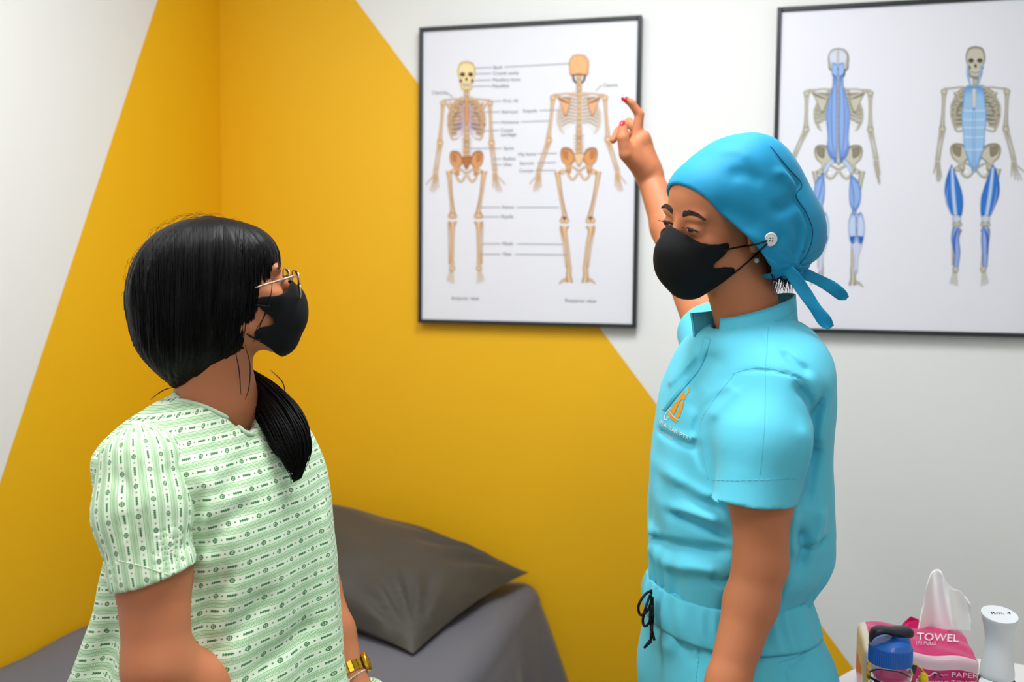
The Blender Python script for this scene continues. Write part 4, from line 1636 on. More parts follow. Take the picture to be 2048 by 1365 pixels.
# legs and feet
hipz = PP(1470, 1250, D0)
for sg in (-1, 1):
    h0 = hipz + LF * sg * .075 + np.array((0, 0, -.05))
    kn = np.array((h0[0] - .01, h0[1], .47))
    an = np.array((h0[0] + .005, h0[1], .085))
    bf.chain([h0, kn, an], [.085, .055, .036], .02, .05)
    bf.cone(an + np.array((.01, 0, -.045)), an + np.array((FW[0] * .15, FW[1] * .15, -.055)), .032, .024, .02)
bf.ell(hipz, (.105, .125, .10), .03)
BV, BQ = bf.mesh(1)
body1 = mesh_obj('body', BV, BQ, 'skin', ther, True)
hb = bvh_of(BV, BQ, hc - .2, hc + .2)
for g in (-1, 1):
    hd1.eye(g, ther, gaze=(g * .0005 - .001, 0), open_=.0034)
    hd1.brow(g, hb, ther)
mask1, MV, MQ = make_mask(hd1, ther, MASK_POLY)

# cap -----------------------------------------------------------------
cap_rows = [(266.5, 1484, 1494, .012), (271, 1458, 1520, .035), (282, 1430, 1545, .054), (300, 1405, 1566, .068), (325, 1378, 1588, .079), (350, 1357, 1606, .085), (375, 1341, 1622, .088),
            (400, 1335, 1638, .089), (430, 1334, 1652, .089), (460, 1340, 1657, .088), (490, 1352, 1652, .086), (512, 1380, 1636, .083), (530, 1420, 1612, .078), (546, 1470, 1588, .066), (556, 1500, 1570, .05)]
cyw = math.radians(20)
cf, cl = np.array((-math.cos(cyw), -math.sin(cyw), 0)), np.array((math.sin(cyw), -math.cos(cyw), 0))
cap = Loft(cap_rows, 1.53, cf, cl, n=2.15)
lo, hi = cap.box(.012)
ff = Field(*[np.arange(lo[i], hi[i], .0024) for i in range(3)])
A_, B_ = PP(1345, 367, 1.49), PP(1552, 538, 1.45)
lat = Rh[:, 0]
pn = np.cross(B_ - A_, lat)
pn /= np.linalg.norm(pn)
if pn[2] < 0:
    pn = -pn
cw = sines(11, 10, 25, 60)
knot = PP(1580, 532, 1.50)


def capf(X, Y, Z):
    d = cap.fn()(X, Y, Z)
    lx, ly, lz = hd1.loc(X, Y, Z)
    for c_, r_ in (((0, -.012, .045), (.080, .101, .088)), ((0, .045, .055), (.066, .052, .056))):
        k0 = np.sqrt(((lx - c_[0]) / r_[0]) ** 2 + ((ly - c_[1]) / r_[1]) ** 2 + ((lz - c_[2]) / r_[2]) ** 2)
        d = smin(d, (k0 - 1) * min(r_), .012)
    rr = np.sqrt((X - knot[0]) ** 2 + (Y - knot[1]) ** 2 + (Z - knot[2]) ** 2)
    an = np.arctan2(Z - knot[2], X - knot[0])
    d = d + .0035 * np.sin(an * 13) * np.exp(-(rr / .045) ** 2) + .0016 * cw(X, Y, Z)
    return d


ff.op(capf, lo, hi)
folds(ff, [([(1540, 292), (1575, 335), (1603, 368), (1592, 392), (1612, 425), (1625, 462), (1618, 500), (1600, 528)], .0035, .0028),
           ([(1595, 395), (1570, 415), (1545, 420)], .012, .0035), ([(1440, 300), (1475, 300), (1500, 318)], .010, -.002),
           ([(1520, 365), (1490, 350), (1455, 352)], .013, .003), ([(1550, 345), (1575, 350), (1590, 372)], .01, -.003),
           ([(1560, 470), (1540, 500), (1545, 522)], .010, .003), ([(1595, 440), (1600, 480), (1590, 520)], .010, .004),
           ([(1420, 420), (1470, 430), (1520, 455)], .018, .0025), ([(1480, 470), (1510, 480), (1530, 510)], .010, -.002)], 1.45, 1.56, lo, hi, .85, 1.4)
shell = ff.F.copy()


def plane_d(X, Y, Z):
    return -((X - A_[0]) * pn[0] + (Y - A_[1]) * pn[1] + (Z - A_[2]) * pn[2])


X, Y, Z = ff.xs[:, None, None], ff.ys[None, :, None], ff.zs[None, None, :]
pd_ = plane_d(X, Y, Z)
ff.F = np.maximum(ff.F, pd_)
inner = np.maximum(shell + .006, -(pd_ + .055))     # hollow only near the brim and up inside
ff.F = np.maximum(ff.F, -inner)
CV, CQ = ff.mesh(1)
capo1 = mesh_obj('surgical_cap', CV, CQ, 'cap_blue', ther, True)
capo1['label'] = 'blue cloth surgical cap tied at the back'
cb = bvh_of(CV, CQ)
seam(cb, [(1540, 292), (1575, 335), (1603, 368), (1592, 392), (1612, 425), (1625, 462), (1618, 500), (1600, 528)], .0009, 'cap_seam', 'seam_dark', capo1, 0, 60)
seam(cb, [(1352, 368), (1400, 398), (1450, 436), (1500, 482), (1530, 512), (1552, 527)], .0004, 'hem_stitch', 'seam_blue', capo1, 0, 70)


def ribbon(rows, name, mat, parent, th=.0024):
    """cloth tie: rows of (px, py, width px, depth)"""
    r = crom(rows, 30)
    vs, fs = [], []
    ns = 12
    for i in range(len(r)):
        a, b = r[max(0, i - 1)], r[min(len(r) - 1, i + 1)]
        t = np.array((b[0] - a[0], b[1] - a[1]))
        t /= np.linalg.norm(t)
        n2 = np.array((-t[1], t[0]))
        c = P(r[i][0], r[i][1], r[i][3])
        e = P(r[i][0] + n2[0] * r[i][2] / 2, r[i][1] + n2[1] * r[i][2] / 2, r[i][3] + .004 * math.sin(i * .35)) - c
        tt = P(r[i][0] + t[0], r[i][1] + t[1], r[i][3]) - c
        nn = e.cross(tt).normalized()
        for k in range(ns):
            w = 2 * math.pi * k / ns
            ca, sa = math.cos(w), math.sin(w)
            vs.append(c + e * math.copysign(abs(ca) ** .8, ca) + nn * (th * math.copysign(abs(sa) ** .7, sa) + .0015 * ca * ca))
    for i in range(len(r) - 1):
        for k in range(ns):
            j = (k + 1) % ns
            fs.append((i * ns + k, i * ns + j, (i + 1) * ns + j, (i + 1) * ns + k))
    fs.append(tuple(range(ns - 1, -1, -1)))
    fs.append(tuple((len(r) - 1) * ns + k for k in range(ns)))
    return mesh_obj(name, vs, fs, mat, parent, True)


ribbon([(1574, 530, 16, 1.50), (1600, 543, 24, 1.505), (1632, 559, 22, 1.51), (1664, 576, 26, 1.515), (1684, 590, 24, 1.515), (1693, 598, 10, 1.515)], 'tie', 'cap_blue', capo1)
ribbon([(1570, 530, 16, 1.465), (1586, 551, 26, 1.46), (1608, 585, 27, 1.46), (1630, 617, 24, 1.46), (1650, 642, 28, 1.46), (1661, 656, 14, 1.46)], 'tie', 'cap_blue', capo1)
m = MB()
m.sphere(P(1574, 532, 1.478), .011, 16, 10, ax=(1.2, .8, .8))
m.build('tie_knot', 'cap_blue', capo1, True)
# nape hair
m = MB()
g0 = random.Random(9)
for i in range(130):
    x0, y0 = g0.uniform(1535, 1578), g0.uniform(528, 545)
    d0 = g0.uniform(1.475, 1.53)
    a = P(x0, y0, d0)
    L = g0.uniform(15, 55)
    out = g0.random() ** 2.2
    b = P(x0 + 6 + out * 14, y0 + L * .5, d0)
    c = P(x0 + g0.uniform(-4, 8) + out * 34, y0 + L, d0 + g0.uniform(-.01, .01))
    m.tube([a, b, c], [.0004, .0003, .0001] if out > .3 else [.0010, .0008, .0002], 4)
nh = m.build('nape_hair', 'hair_black', ther)
nh['kind'] = 'stuff'

# button, straps, earring
allb = BVHTree.FromPolygons(np.concatenate([CV, MV, BV]).tolist(),
                            np.concatenate([CQ, MQ + len(CV), (BQ[(np.abs(BV[BQ[:, 0]] - hc) < .2).all(1)]) + len(CV) + len(MV)]).tolist())
bp, bn = cast(cb, 1541, 479)
bn = (bn * .6 - ray(1541, 479).normalized() * .4).normalized()


def disc(c, n, r, th, name, mat, parent, holes=True):
    ax = n.cross(Vector((0, 0, 1))).normalized()
    ay = n.cross(ax)
    m = MB()
    prof = [(0, th), (r * .55, th), (r * .68, th * .75), (r * .8, th * .95), (r * .95, th * .9), (r, th * .5), (r * .95, 0)]
    vs, fs = [], []
    ns = 32
    for rr, z in prof:
        for k in range(ns):
            a = 2 * math.pi * k / ns
            vs.append(c + ax * rr * math.cos(a) + ay * rr * math.sin(a) + n * z)
    for i in range(len(prof) - 1):
        for k in range(ns):
            j = (k + 1) % ns
            fs.append((i * ns + k, i * ns + j, (i + 1) * ns + j, (i + 1) * ns + k))
    m.add(vs, fs)
    o = m.build(name, mat, parent, True)
    if holes:
        m2 = MB()
        for sx in (-1, 1):
            for sy in (-1, 1):
                q = c + (ax * sx + ay * sy) * r * .2 + n * (th * .9)
                m2.tube([q, q + n * th * .15], r * .11, 8)
        m2.build('thread_holes', 'ink_black', o)
    return o


disc(bp - bn * .0005, bn, .0102, .0028, 'button', 'button_white', capo1)
for pts in ([(1444, 500), (1475, 495), (1508, 489), (1533, 482)], [(1458, 553), (1480, 536), (1508, 512), (1533, 488)]):
    seam(allb, pts, .0013, 'ear_loop', 'cord_black', mask1, .0012, 26)
ep, en = cast(allb, 1511, 521, .002)
if ep is not None:
    m = MB()
    m.sphere(ep, .0042)
    m.build('pearl_earring', 'pearl', ther, True)


def nail(p, n, along, w, l, parent):
    n, along = Vector(n).normalized(), Vector(along)
    along = (along - n * along.dot(n)).normalized()
    sd = n.cross(along)
    vs, fs = [], []
    for j in range(7):
        v = -1 + 2 * j / 6
        ww = math.sqrt(max(0.02, 1 - abs(v) ** 3))
        for i in range(7):
            u = -1 + 2 * i / 6
            vs.append(Vector(p) + sd * (u * w * ww) + along * (v * l) + n * (.0011 - .0022 * u * u))
    for j in range(6):
        for i in range(6):
            fs.append((j * 7 + i, j * 7 + i + 1, (j + 1) * 7 + i + 1, (j + 1) * 7 + i))
    return mesh_obj('fingernail', vs, fs, 'nail_red', parent, True)


fb = bvh_of(BV, BQ, PP(1200, 400, 1.9) - .02, PP(1320, 170, 2.1) + .02)
for (px_n, py_n, q) in ((1245, 246, (0, -1)), (1248.5, 197.5, (-1, -.55))):
    p_, n_ = cast(fb, px_n, py_n)
    if p_ is not None:
        al = P(px_n + q[0], py_n + q[1], 1.95) - P(px_n, py_n, 1.95)
        nail(p_ + n_ * .0002, n_, al, .0052, .0062, body1)

# shirt -------------------------------------------------------------------
lo, hi = torso.box(.02)
sf = Field(np.arange(lo[0] - .01, hi[0] + .01, .0030), np.arange(1.27, 1.86, .0032), np.arange(lo[2] - .005, hi[2] + .02, .0030))
cw = sines(5, 12, 22, 55)
cw2 = sines(6, 10, 60, 120)


def shf(X, Y, Z):
    d = torso.fn(0)(X, Y, Z)
    u, v, t, w = torso.local(X, Y, Z)
    an = np.arctan2(v / w, u / t)
    low = np.clip((1.03 - Z) / .10, 0, 1)                       # bunched above the waistband
    return d + .0022 * cw(X, Y, Z) + .0008 * cw2(X, Y, Z) + .0045 * low * np.sin(an * 17 + 3 * np.sin(an * 5)) * np.clip((Z - .90) / .03, 0, 1)


sf.op(shf, lo, hi)


def sleeve(pts, rads, hem_n, hem_p, wob):
    pts = [np.array(p) for p in pts]

    def base(X, Y, Z, off=0.0):
        d = None
        for i in range(len(pts) - 1):
            a, b = pts[i], pts[i + 1]
            ab = b - a
            t = np.clip(((X - a[0]) * ab[0] + (Y - a[1]) * ab[1] + (Z - a[2]) * ab[2]) / (ab @ ab), 0, 1 if i < len(pts) - 2 else 3)
            q = np.sqrt((X - a[0] - t * ab[0]) ** 2 + (Y - a[1] - t * ab[1]) ** 2 + (Z - a[2] - t * ab[2]) ** 2) - (rads[i] + (rads[i + 1] - rads[i]) * t) - off
            d = q if d is None else smin(d, q, .02)
        return d + wob(X, Y, Z)

    def cut(X, Y, Z, o=0.0):
        return (X - hem_p[0]) * hem_n[0] + (Y - hem_p[1]) * hem_n[1] + (Z - hem_p[2]) * hem_n[2] - o
    return base, cut


hemp = PP(1508, 1001, 1.375)
hn = np.array((-.06, -.0, -1.0))
hn /= np.linalg.norm(hn)
slw = sines(21, 8, 30, 70)
sb, sc_ = sleeve([PP(1552, 785, 1.435), PP(1533, 880, 1.40), PP(1508, 1001, 1.375)], [.066, .064, .0575], hn, hemp, lambda X, Y, Z: .0015 * slw(X, Y, Z))
slo, shi = np.minimum(PP(1552, 780, 1.43), hemp) - .085, np.maximum(PP(1552, 780, 1.43), hemp) + .085
sf.op(lambda X, Y, Z: np.maximum(sb(X, Y, Z), sc_(X, Y, Z)), slo, shi, .016)
# far sleeve on the raised arm
fp, fe = PP(1452, 735, 1.69), PP(1418, 655, 1.775)
hn2 = (fe - fp) / np.linalg.norm(fe - fp)
sb2, sc2 = sleeve([fp, fe], [.066, .060], hn2, fe, lambda X, Y, Z: .001 * slw(X, Y, Z))
sf.op(lambda X, Y, Z: np.maximum(sb2(X, Y, Z), sc2(X, Y, Z)), np.minimum(fp, fe) - .08, np.maximum(fp, fe) + .08, .02)
# opening for the neck
nk0, nk1 = PP(1503, 668, 1.545), PP(1496, 590, 1.545)
sf.cone(nk0, nk1, .058, .066, .004, 'sub')
folds(sf, [([(1416, 676), (1398, 730), (1362, 776), (1328, 815)], .0040, .0035),
           ([(1424, 690), (1408, 735), (1372, 785), (1338, 822)], .0055, -.0030),
           ([(1452, 715), (1428, 748), (1408, 785)], .012, .006), ([(1406, 775), (1408, 805), (1398, 835)], .009, .004),
           ([(1535, 660), (1533, 700), (1530, 745)], .0022, .0016),
           ([(1470, 745), (1500, 738), (1532, 738), (1575, 748), (1600, 770)], .0022, .0018),
           ([(1555, 700), (1580, 725), (1605, 742)], .008, .004), ([(1572, 762), (1600, 795), (1614, 840)], .010, .009),
           ([(1636, 775), (1622, 830), (1612, 890), (1600, 960)], .010, .009), ([(1628, 880), (1618, 940), (1600, 1010)], .011, .007),
           ([(1470, 765), (1440, 800), (1412, 845)], .010, -.004), ([(1478, 760), (1420, 820), (1400, 880), (1408, 950)], .006, .004),
           ([(1350, 1046), (1385, 1048), (1420, 1056), (1462, 1072)], .010, .010), ([(1345, 1040), (1390, 1032), (1440, 1040)], .012, -.006),
           ([(1315, 1140), (1360, 1112), (1410, 1100), (1465, 1095)], .010, .009), ([(1330, 1165), (1380, 1140), (1440, 1135)], .012, -.006),
           ([(1360, 985), (1400, 1005), (1440, 1012)], .012, .006), ([(1340, 960), (1380, 985), (1420, 1000)], .014, -.005),
           ([(1348, 895), (1375, 902), (1402, 900)], .008, .005), ([(1360, 880), (1390, 885), (1405, 880)], .006, -.002),
           ([(1420, 1150), (1440, 1162), (1470, 1150)], .007, .006), ([(1300, 1010), (1320, 1060), (1335, 1110)], .012, .005),
           ([(1590, 1050), (1600, 1090), (1590, 1140)], .012, .008), ([(1640, 1000), (1632, 1060), (1605, 1100)], .012, -.007),
           ([(1655, 1082), (1625, 1088), (1600, 1100)], .008, .006), ([(1580, 1010), (1575, 1060), (1580, 1110)], .012, -.004),
           ([(1570, 830), (1585, 880), (1575, 950)], .012, -.003)], 1.42, 1.60, lo, hi, .8, 1.5)
sl_, X, Y, Z = sf.win((slo[0], slo[1], hemp[2] - .03), (shi[0], shi[1], hemp[2] + .06))
Fw = sf.F[sl_]
sf.F[sl_] = np.maximum(Fw, -np.maximum(np.maximum(np.maximum(Fw + .0075, sb(X, Y, Z, .0)), .03 - torso.fn(0)(X, Y, Z)), -sc_(X, Y, Z, -.045)))
SV, SQ = sf.mesh(1)
shirt = mesh_obj('scrub_shirt', SV, SQ, 'scrub_blue', ther, True)
shirt['label'] = 'light blue short-sleeved scrub shirt with embroidered logo'
shb = bvh_of(SV, SQ)
seam(shb, [(1424, 960), (1470, 962), (1530, 960), (1592, 958)], .0006, 'hem_stitch', 'seam_blue', shirt, 0, 60, dash=4)
seam(shb, [(1466, 748), (1500, 738), (1532, 737), (1575, 748), (1604, 775)], .0004, 'shoulder_seam', 'seam_blue', shirt, 0, 40)
seam(shb, [(1536, 655), (1534, 700), (1531, 737), (1529, 850), (1520, 950)], .00045, 'sleeve_seam', 'seam_blue', shirt, 0, 60)
seam(shb, [(1470, 748), (1432, 795), (1402, 845), (1405, 900), (1416, 960)], .0004, 'armhole_seam', 'seam_blue', shirt, 0, 50)

# overlapping front placket
vs, fs = [], []
line = crom([(1412, 676), (1405, 705), (1392, 738), (1364, 774), (1342, 802), (1328, 822)], 40)
for i, (x, y) in enumerate(line):
    ww = 10 * (1 - .6 * i / 39)
    for k in range(5):
        p_, n_ = cast(shb, x + ww * k / 4, y + ww * .25 * k / 4)
        if p_ is None:
            p_, n_ = cast(shb, x + 18, y)
        vs.append(p_ + n_ * (.0034 * (1 - k / 4) ** .7 + .0002))
for i in range(39):
    for k in range(4):
        fs.append((i * 5 + k, i * 5 + k + 1, (i + 1) * 5 + k + 1, (i + 1) * 5 + k))
plk = mesh_obj('placket', vs, fs, 'scrub_blue', shirt, True)
so = plk.modifiers.new('solid', 'SOLIDIFY')
so.thickness = .0012
so.offset = 0
# stand collar, open at the front
m = MB()
cc = (PP(1502, 640, 1.543))
vs, fs = [], []
nphi, nhh = 72, 6
for side in (0, 1):
    for i in range(nphi + 1):
        ph = math.radians(20 + 318 * i / nphi)
        for j in range(nhh + 1):
            v = j / nhh
            open_n = max(0, 1 - i / 6.0)              # near end
            open_f = max(0, 1 - (nphi - i) / 9.0)     # far end flares outwards
            ra, rl = .0685 - .004 * v + .012 * open_f * v, .0635 - .004 * v
            tilt = -.020 * math.cos(ph)               # lower in front
            p = cc + FW * (ra + .0028 * side) * math.cos(ph) + LF * (rl + .0028 * side) * math.sin(ph) + np.array((0, 0, tilt - .016 + .038 * v + .006 * open_f))
            p = p + FW * (.014 * open_f) - LF * (.010 * open_f)
            vs.append(Vector(p))
NN = (nphi + 1) * (nhh + 1)
for side in (0, 1):
    for i in range(nphi):
        for j in range(nhh):
            a = side * NN + i * (nhh + 1) + j
            q = (a, a + nhh + 1, a + nhh + 2, a + 1)
            fs.append(q if side else q[::-1])
for i in range(nphi):
    for j in (0, nhh):
        a = i * (nhh + 1) + j
        q = (a, a + nhh + 1, NN + a + nhh + 1, NN + a)
        fs.append(q if j else q[::-1])
for i in (0, nphi):
    for j in range(nhh):
        a = i * (nhh + 1) + j
        fs.append((a, a + 1, NN + a + 1, NN + a) if i == 0 else (NN + a, NN + a + 1, a + 1, a))
col = mesh_obj('collar', vs, fs, 'scrub_blue', shirt, True)
cob = BVHTree.FromPolygons([tuple(v) for v in vs], fs)
seam(cob, [(1424, 668), (1460, 664), (1510, 654), (1560, 640), (1588, 624)], .0005, 'collar_stitch', 'seam_blue', col, 0, 50)['kind'] = 'stuff'

# embroidered emblem and lettering
def stitch(bvh, items, name, mat, parent, lift=.0007):
    o = decal(bvh, items, name, parent, lift, mat)
    return o


def quadpx(pts):
    return [tuple(p) for p in pts], [tuple(range(len(pts)))]


sc2px = lambda x, y: (1280 + x * 200 / 1706, 760 + y * 160 / 1365)
em = []
for poly in ([(735, 205), (770, 265), (700, 360), (560, 535), (520, 520), (640, 360)], [(735, 280), (775, 270), (765, 345), (735, 345)],
             [(640, 400), (700, 350), (640, 470), (590, 590), (545, 570)], [(715, 380), (750, 375), (735, 480), (680, 640), (655, 650), (615, 630), (690, 440)],
             [(815, 150), (850, 150), (850, 200), (835, 225), (808, 215)]):
    pts = [sc2px(*p) for p in poly]
    v_, f_ = [], []
    cx_, cy_ = np.mean(pts, 0)
    em.append((pts + [(cx_, cy_)], [(i, (i + 1) % len(pts), len(pts)) for i in range(len(pts))], (1, 1, 1)))
for (a, b) in (((815, 235), (800, 262)), ((795, 280), (785, 300)), ((780, 310), (772, 335))):
    v_, f_ = px_stroke([sc2px(*a), sc2px((a[0] + b[0]) / 2, (a[1] + b[1]) / 2), sc2px(*b)], .9, 6)
    em.append((v_, f_, (1, 1, 1)))
v_, f_ = px_stroke([sc2px(480, 545), sc2px(540, 630), sc2px(590, 680), sc2px(640, 715)], 3.2, 20)
em.append((v_, f_, (1, 1, 1)))
stitch(shb, em, 'emblem', 'thread_orange', shirt)
em = []
v_, f_ = px_stroke([sc2px(540, 470), sc2px(455, 560), sc2px(420, 660), sc2px(450, 685), sc2px(495, 630)], .9, 30)
em.append((v_, f_, (1, 1, 1)))
v_, f_ = px_stroke([sc2px(490, 520), sc2px(560, 610), sc2px(665, 690)], .7, 20)
em.append((v_, f_, (1, 1, 1)))


def path_text(t, p0, p1, h, sag=0.0):
    """lettering along a slanting line on the cloth"""
    vs_, fs_ = text2d(t, 1.0)
    w = max(v[0] for v in vs_)
    dx, dy = p1[0] - p0[0], p1[1] - p0[1]
    L = math.hypot(dx, dy)
    ux, uy = dx / L, dy / L
    out = []
    for a, b in vs_:
        s_ = a / w
        ww = (s_ ** 1.25) * L                              # letters narrow towards the turning side
        out.append((p0[0] + ux * ww + b * h * .25, p0[1] + uy * ww - b * h + sag * math.sin(math.pi * s_)))
    return out, fs_


v_, f_ = path_text('SM A. ILAS, PTRP', sc2px(335, 735), sc2px(870, 1055), 10.0, 1.5)
em.append((v_, f_, (1, 1, 1)))
v_, f_ = path_text('PHYSIOTHERAPIST', sc2px(310, 850), sc2px(555, 1030), 6.0, 1.0)
em.append((v_, f_, (1, 1, 1)))
stitch(shb, em, 'name_lettering', 'thread_white', shirt)

# trousers, waistband, drawstring -------------------------------------------
tr_rows = [(1165, 1312, 1590, .136), (1185, 1308, 1592, .138), (1210, 1306, 1600, .142), (1235, 1305, 1612, .150), (1260, 1303, 1624, .160), (1300, 1303, 1639, .170), (1365, 1308, 1644, .176), (1440, 1318, 1640, .178), (1500, 1330, 1630, .176)]
tl = Loft(tr_rows, D0, FW, LF, n=2.3)
lo, hi = tl.box(.02)
tf = Field(np.arange(lo[0] - .02, hi[0] + .02, .0036), np.arange(lo[1] - .02, hi[1] + .02, .0040), axis((.03, .60, .009), (.60, hi[2] + .01, .0036)))
tw = sines(31, 10, 25, 60)


def trf(X, Y, Z):
    return tl.fn(0)(X, Y, Z) + .0028 * tw(X, Y, Z)


tf.op(trf, lo, hi)
for sg in (-1, 1):
    h0 = hipz + LF * sg * .085 + np.array((-.005, 0, -.10))
    tf.chain([h0, np.array((h0[0] - .005, h0[1], .47)), np.array((h0[0] + .005, h0[1], .06))], [.105, .088, .075], .03, .05)
folds(tf, [([(1405, 1262), (1402, 1300), (1396, 1365)], .0022, .003), ([(1408, 1262), (1440, 1268), (1450, 1262)], .002, .002),
           ([(1556, 1325), (1590, 1312), (1636, 1288)], .003, .0035), ([(1556, 1325), (1559, 1345), (1562, 1370)], .0025, .003),
           ([(1345, 1258), (1352, 1300), (1340, 1350)], .012, -.004), ([(1325, 1240), (1330, 1280), (1322, 1330)], .008, .004),
           ([(1370, 1245), (1375, 1290), (1385, 1330)], .010, .004), ([(1590, 1240), (1580, 1270), (1570, 1300)], .010, .003)], 1.42, 1.58, lo, hi, .85, 1.4)
TV, TQ = tf.mesh(1)
trou = mesh_obj('scrub_trousers', TV, TQ, 'scrub_blue', ther, True)
tb = bvh_of(TV, TQ)
wb_rows = [(1163, 1309, 1593, .139), (1185, 1305, 1596, .142), (1210, 1303, 1604, .146), (1238, 1302, 1616, .154)]
wl = Loft(wb_rows, D0, FW, LF, n=2.3)
vs, fs = [], []
nn_, nz_ = 220, 14
for i in range(nn_):
    an = 2 * math.pi * i / nn_
    for j in range(nz_):
        t = j / (nz_ - 1)
        z = wl.z0 + (wl.z1 - wl.z0) * t
        g_ = .0022 * math.sin(an * 30 + 2 * math.sin(an * 7)) * math.sin(math.pi * t) ** .5
        puff = .0035 * math.sin(math.pi * t) ** .6
        tilt = .012 * math.cos(an) * 0
        vs.append(Vector(wl.point(z, an, .0035 + g_ + puff)) + Vector((0, 0, tilt)))
for i in range(nn_):
    k = (i + 1) % nn_
    for j in range(nz_ - 1):
        fs.append((i * nz_ + j, k * nz_ + j, k * nz_ + j + 1, i * nz_ + j + 1))
wbo = mesh_obj('waistband', vs, fs, 'scrub_blue', trou, True)
so = wbo.modifiers.new('solid', 'SOLIDIFY')
so.thickness = .004
so.offset = -1
seam(tb, [(1402, 1262), (1399, 1300), (1392, 1365)], .0006, 'pocket_stitch', 'seam_blue', trou, 0, 60, dash=4)
seam(tb, [(1558, 1327), (1592, 1315), (1634, 1292)], .0005, 'pocket_stitch', 'seam_blue', trou, 0, 40)
m = MB()
DD = 1.50
for pts in ([(1303, 1182), (1290, 1190), (1277, 1212), (1281, 1231), (1295, 1222), (1303, 1200), (1300, 1190)],
            [(1303, 1186), (1295, 1205), (1286, 1238), (1289, 1253), (1299, 1244), (1305, 1212)],
            [(1304, 1200), (1300, 1230), (1302, 1255), (1302, 1278), (1300, 1286)], [(1305, 1196), (1306, 1235), (1304, 1260), (1309, 1282)]):
    m.tube([P(x, y, DD + .008 * math.sin(i * .7)) for i, (x, y) in enumerate(crom(pts, 26))], .0021, 8)
m.tube([P(1301, 1283, DD), P(1288, 1297, DD)], [.0032, .0018], 8)
m.build('drawstring', 'cord_black', trou, True)
for sg in (-1, 1):
    h0 = hipz + LF * sg * .075
    shf_ = Field(np.arange(h0[0] - .26, h0[0] + .1, .006), np.arange(h0[1] - .12, h0[1] + .08, .006), np.arange(-.01, .13, .005))
    a = np.array((h0[0] + .02, h0[1], .045))
    b = np.array((h0[0] + FW[0] * .17, h0[1] + FW[1] * .17, .035))
    shf_.cone(a, b, .042, .036, 0)
    shf_.cone(a, a + np.array((0, 0, .04)), .042, .042, .02)
    shf_.op(lambda X, Y, Z: .001 - Z + 0 * X + 0 * Y, (-9, -9, -9), (9, 9, 9), 0, 'int')
    v_, q_ = shf_.mesh(2)
    mesh_obj('shoe', v_, q_, 'shoe_white', ther, True)
rebase(ther, (hipz[0], hipz[1], 0))

# ------------------------------------------------------------------ the patient in the green gown
pat = empty('person')
tag(pat, 'seated person with black side ponytail, glasses and black mask, wearing a pale green patterned gown', 'person')
PS2 = math.radians(30)
F2 = np.array((math.cos(PS2), -math.sin(PS2), 0))
L2 = np.array((math.sin(PS2), math.cos(PS2), 0))          # person's left, away from the camera
D2 = 1.48
yh2 = math.radians(25)
Rp = frame((math.cos(yh2), math.sin(yh2)), math.radians(9), math.radians(3))
HS2 = 0.88
hp_c = PP(588, 554, 1.435) - Rp @ (np.array((.066, .103, .018)) * HS2)
hd2 = Head(Rp, hp_c, HS2)

gown_rows = [(782, 378, 455, .050), (796, 345, 500, .085), (812, 322, 528, .112), (838, 292, 556, .148), (868, 264, 584, .176), (900, 250, 604, .190), (970, 254, 630, .190), (1030, 266, 642, .186), (1100, 262, 650, .186),
             (1200, 244, 657, .192), (1280, 212, 664, .200), (1365, 168, 672, .212), (1430, 140, 684, .222), (1480, 125, 690, .225)]
gt = Loft(gown_rows, D2, F2, L2, n=2.25)

pf_ = Field(axis((-.98, -.80, .006), (-.80, -.22, .0030), (-.22, .12, .008)), axis((1.00, 1.20, .008), (1.20, 1.74, .0030), (1.74, 1.80, .01)),
            axis((0.0, .62, .012), (.62, 1.16, .0038), (1.16, 1.56, .0027)))
hd2.build(pf_)
nb_ = PP(432, 800, 1.475)
pf_.cone(hd2.w(0, -.022, -.045), nb_, .049, .056, .02)
pf_.cone(nb_, PP(345, 895, 1.41), .046, .030, .03)
pf_.cone(nb_, PP(500, 890, 1.54), .044, .030, .03)
lo, hi = gt.box()
pf_.op(lambda X, Y, Z: np.maximum(gt.fn(-.022)(X, Y, Z), Z - P(420, 880, D2).z), lo, hi, .02)
# near arm
e1 = PP(316, 1335, 1.28)
pf_.chain([PP(300, 1010, 1.33), PP(306, 1150, 1.305), e1], [.038, .0475, .043], .014, .005)
w1 = PP(545, 1432, 1.40)
pf_.chain([e1, PP(400, 1372, 1.315), w1], [.043, .040, .026], .02)
fd = (w1 - e1) / np.linalg.norm(w1 - e1)
pm = w1 + fd * .07
hand_chain(pf_, w1, [(pm + L2 * dx + np.array((0, 0, -.01)), .011) for dx in (-.03, -.01, .01, .028)],
           [([pm + L2 * dx + np.array((0, 0, -.01)), pm + L2 * dx + fd * .04 + np.array((0, 0, -.018)), pm + L2 * dx + fd * .065 + np.array((0, 0, -.032))], [.010, .0085, .007]) for dx in (-.03, -.01, .01, .028)],
           ([w1 + fd * .01, w1 + fd * .05 + L2 * .045, w1 + fd * .08 + L2 * .05], [.014, .0105, .008]))
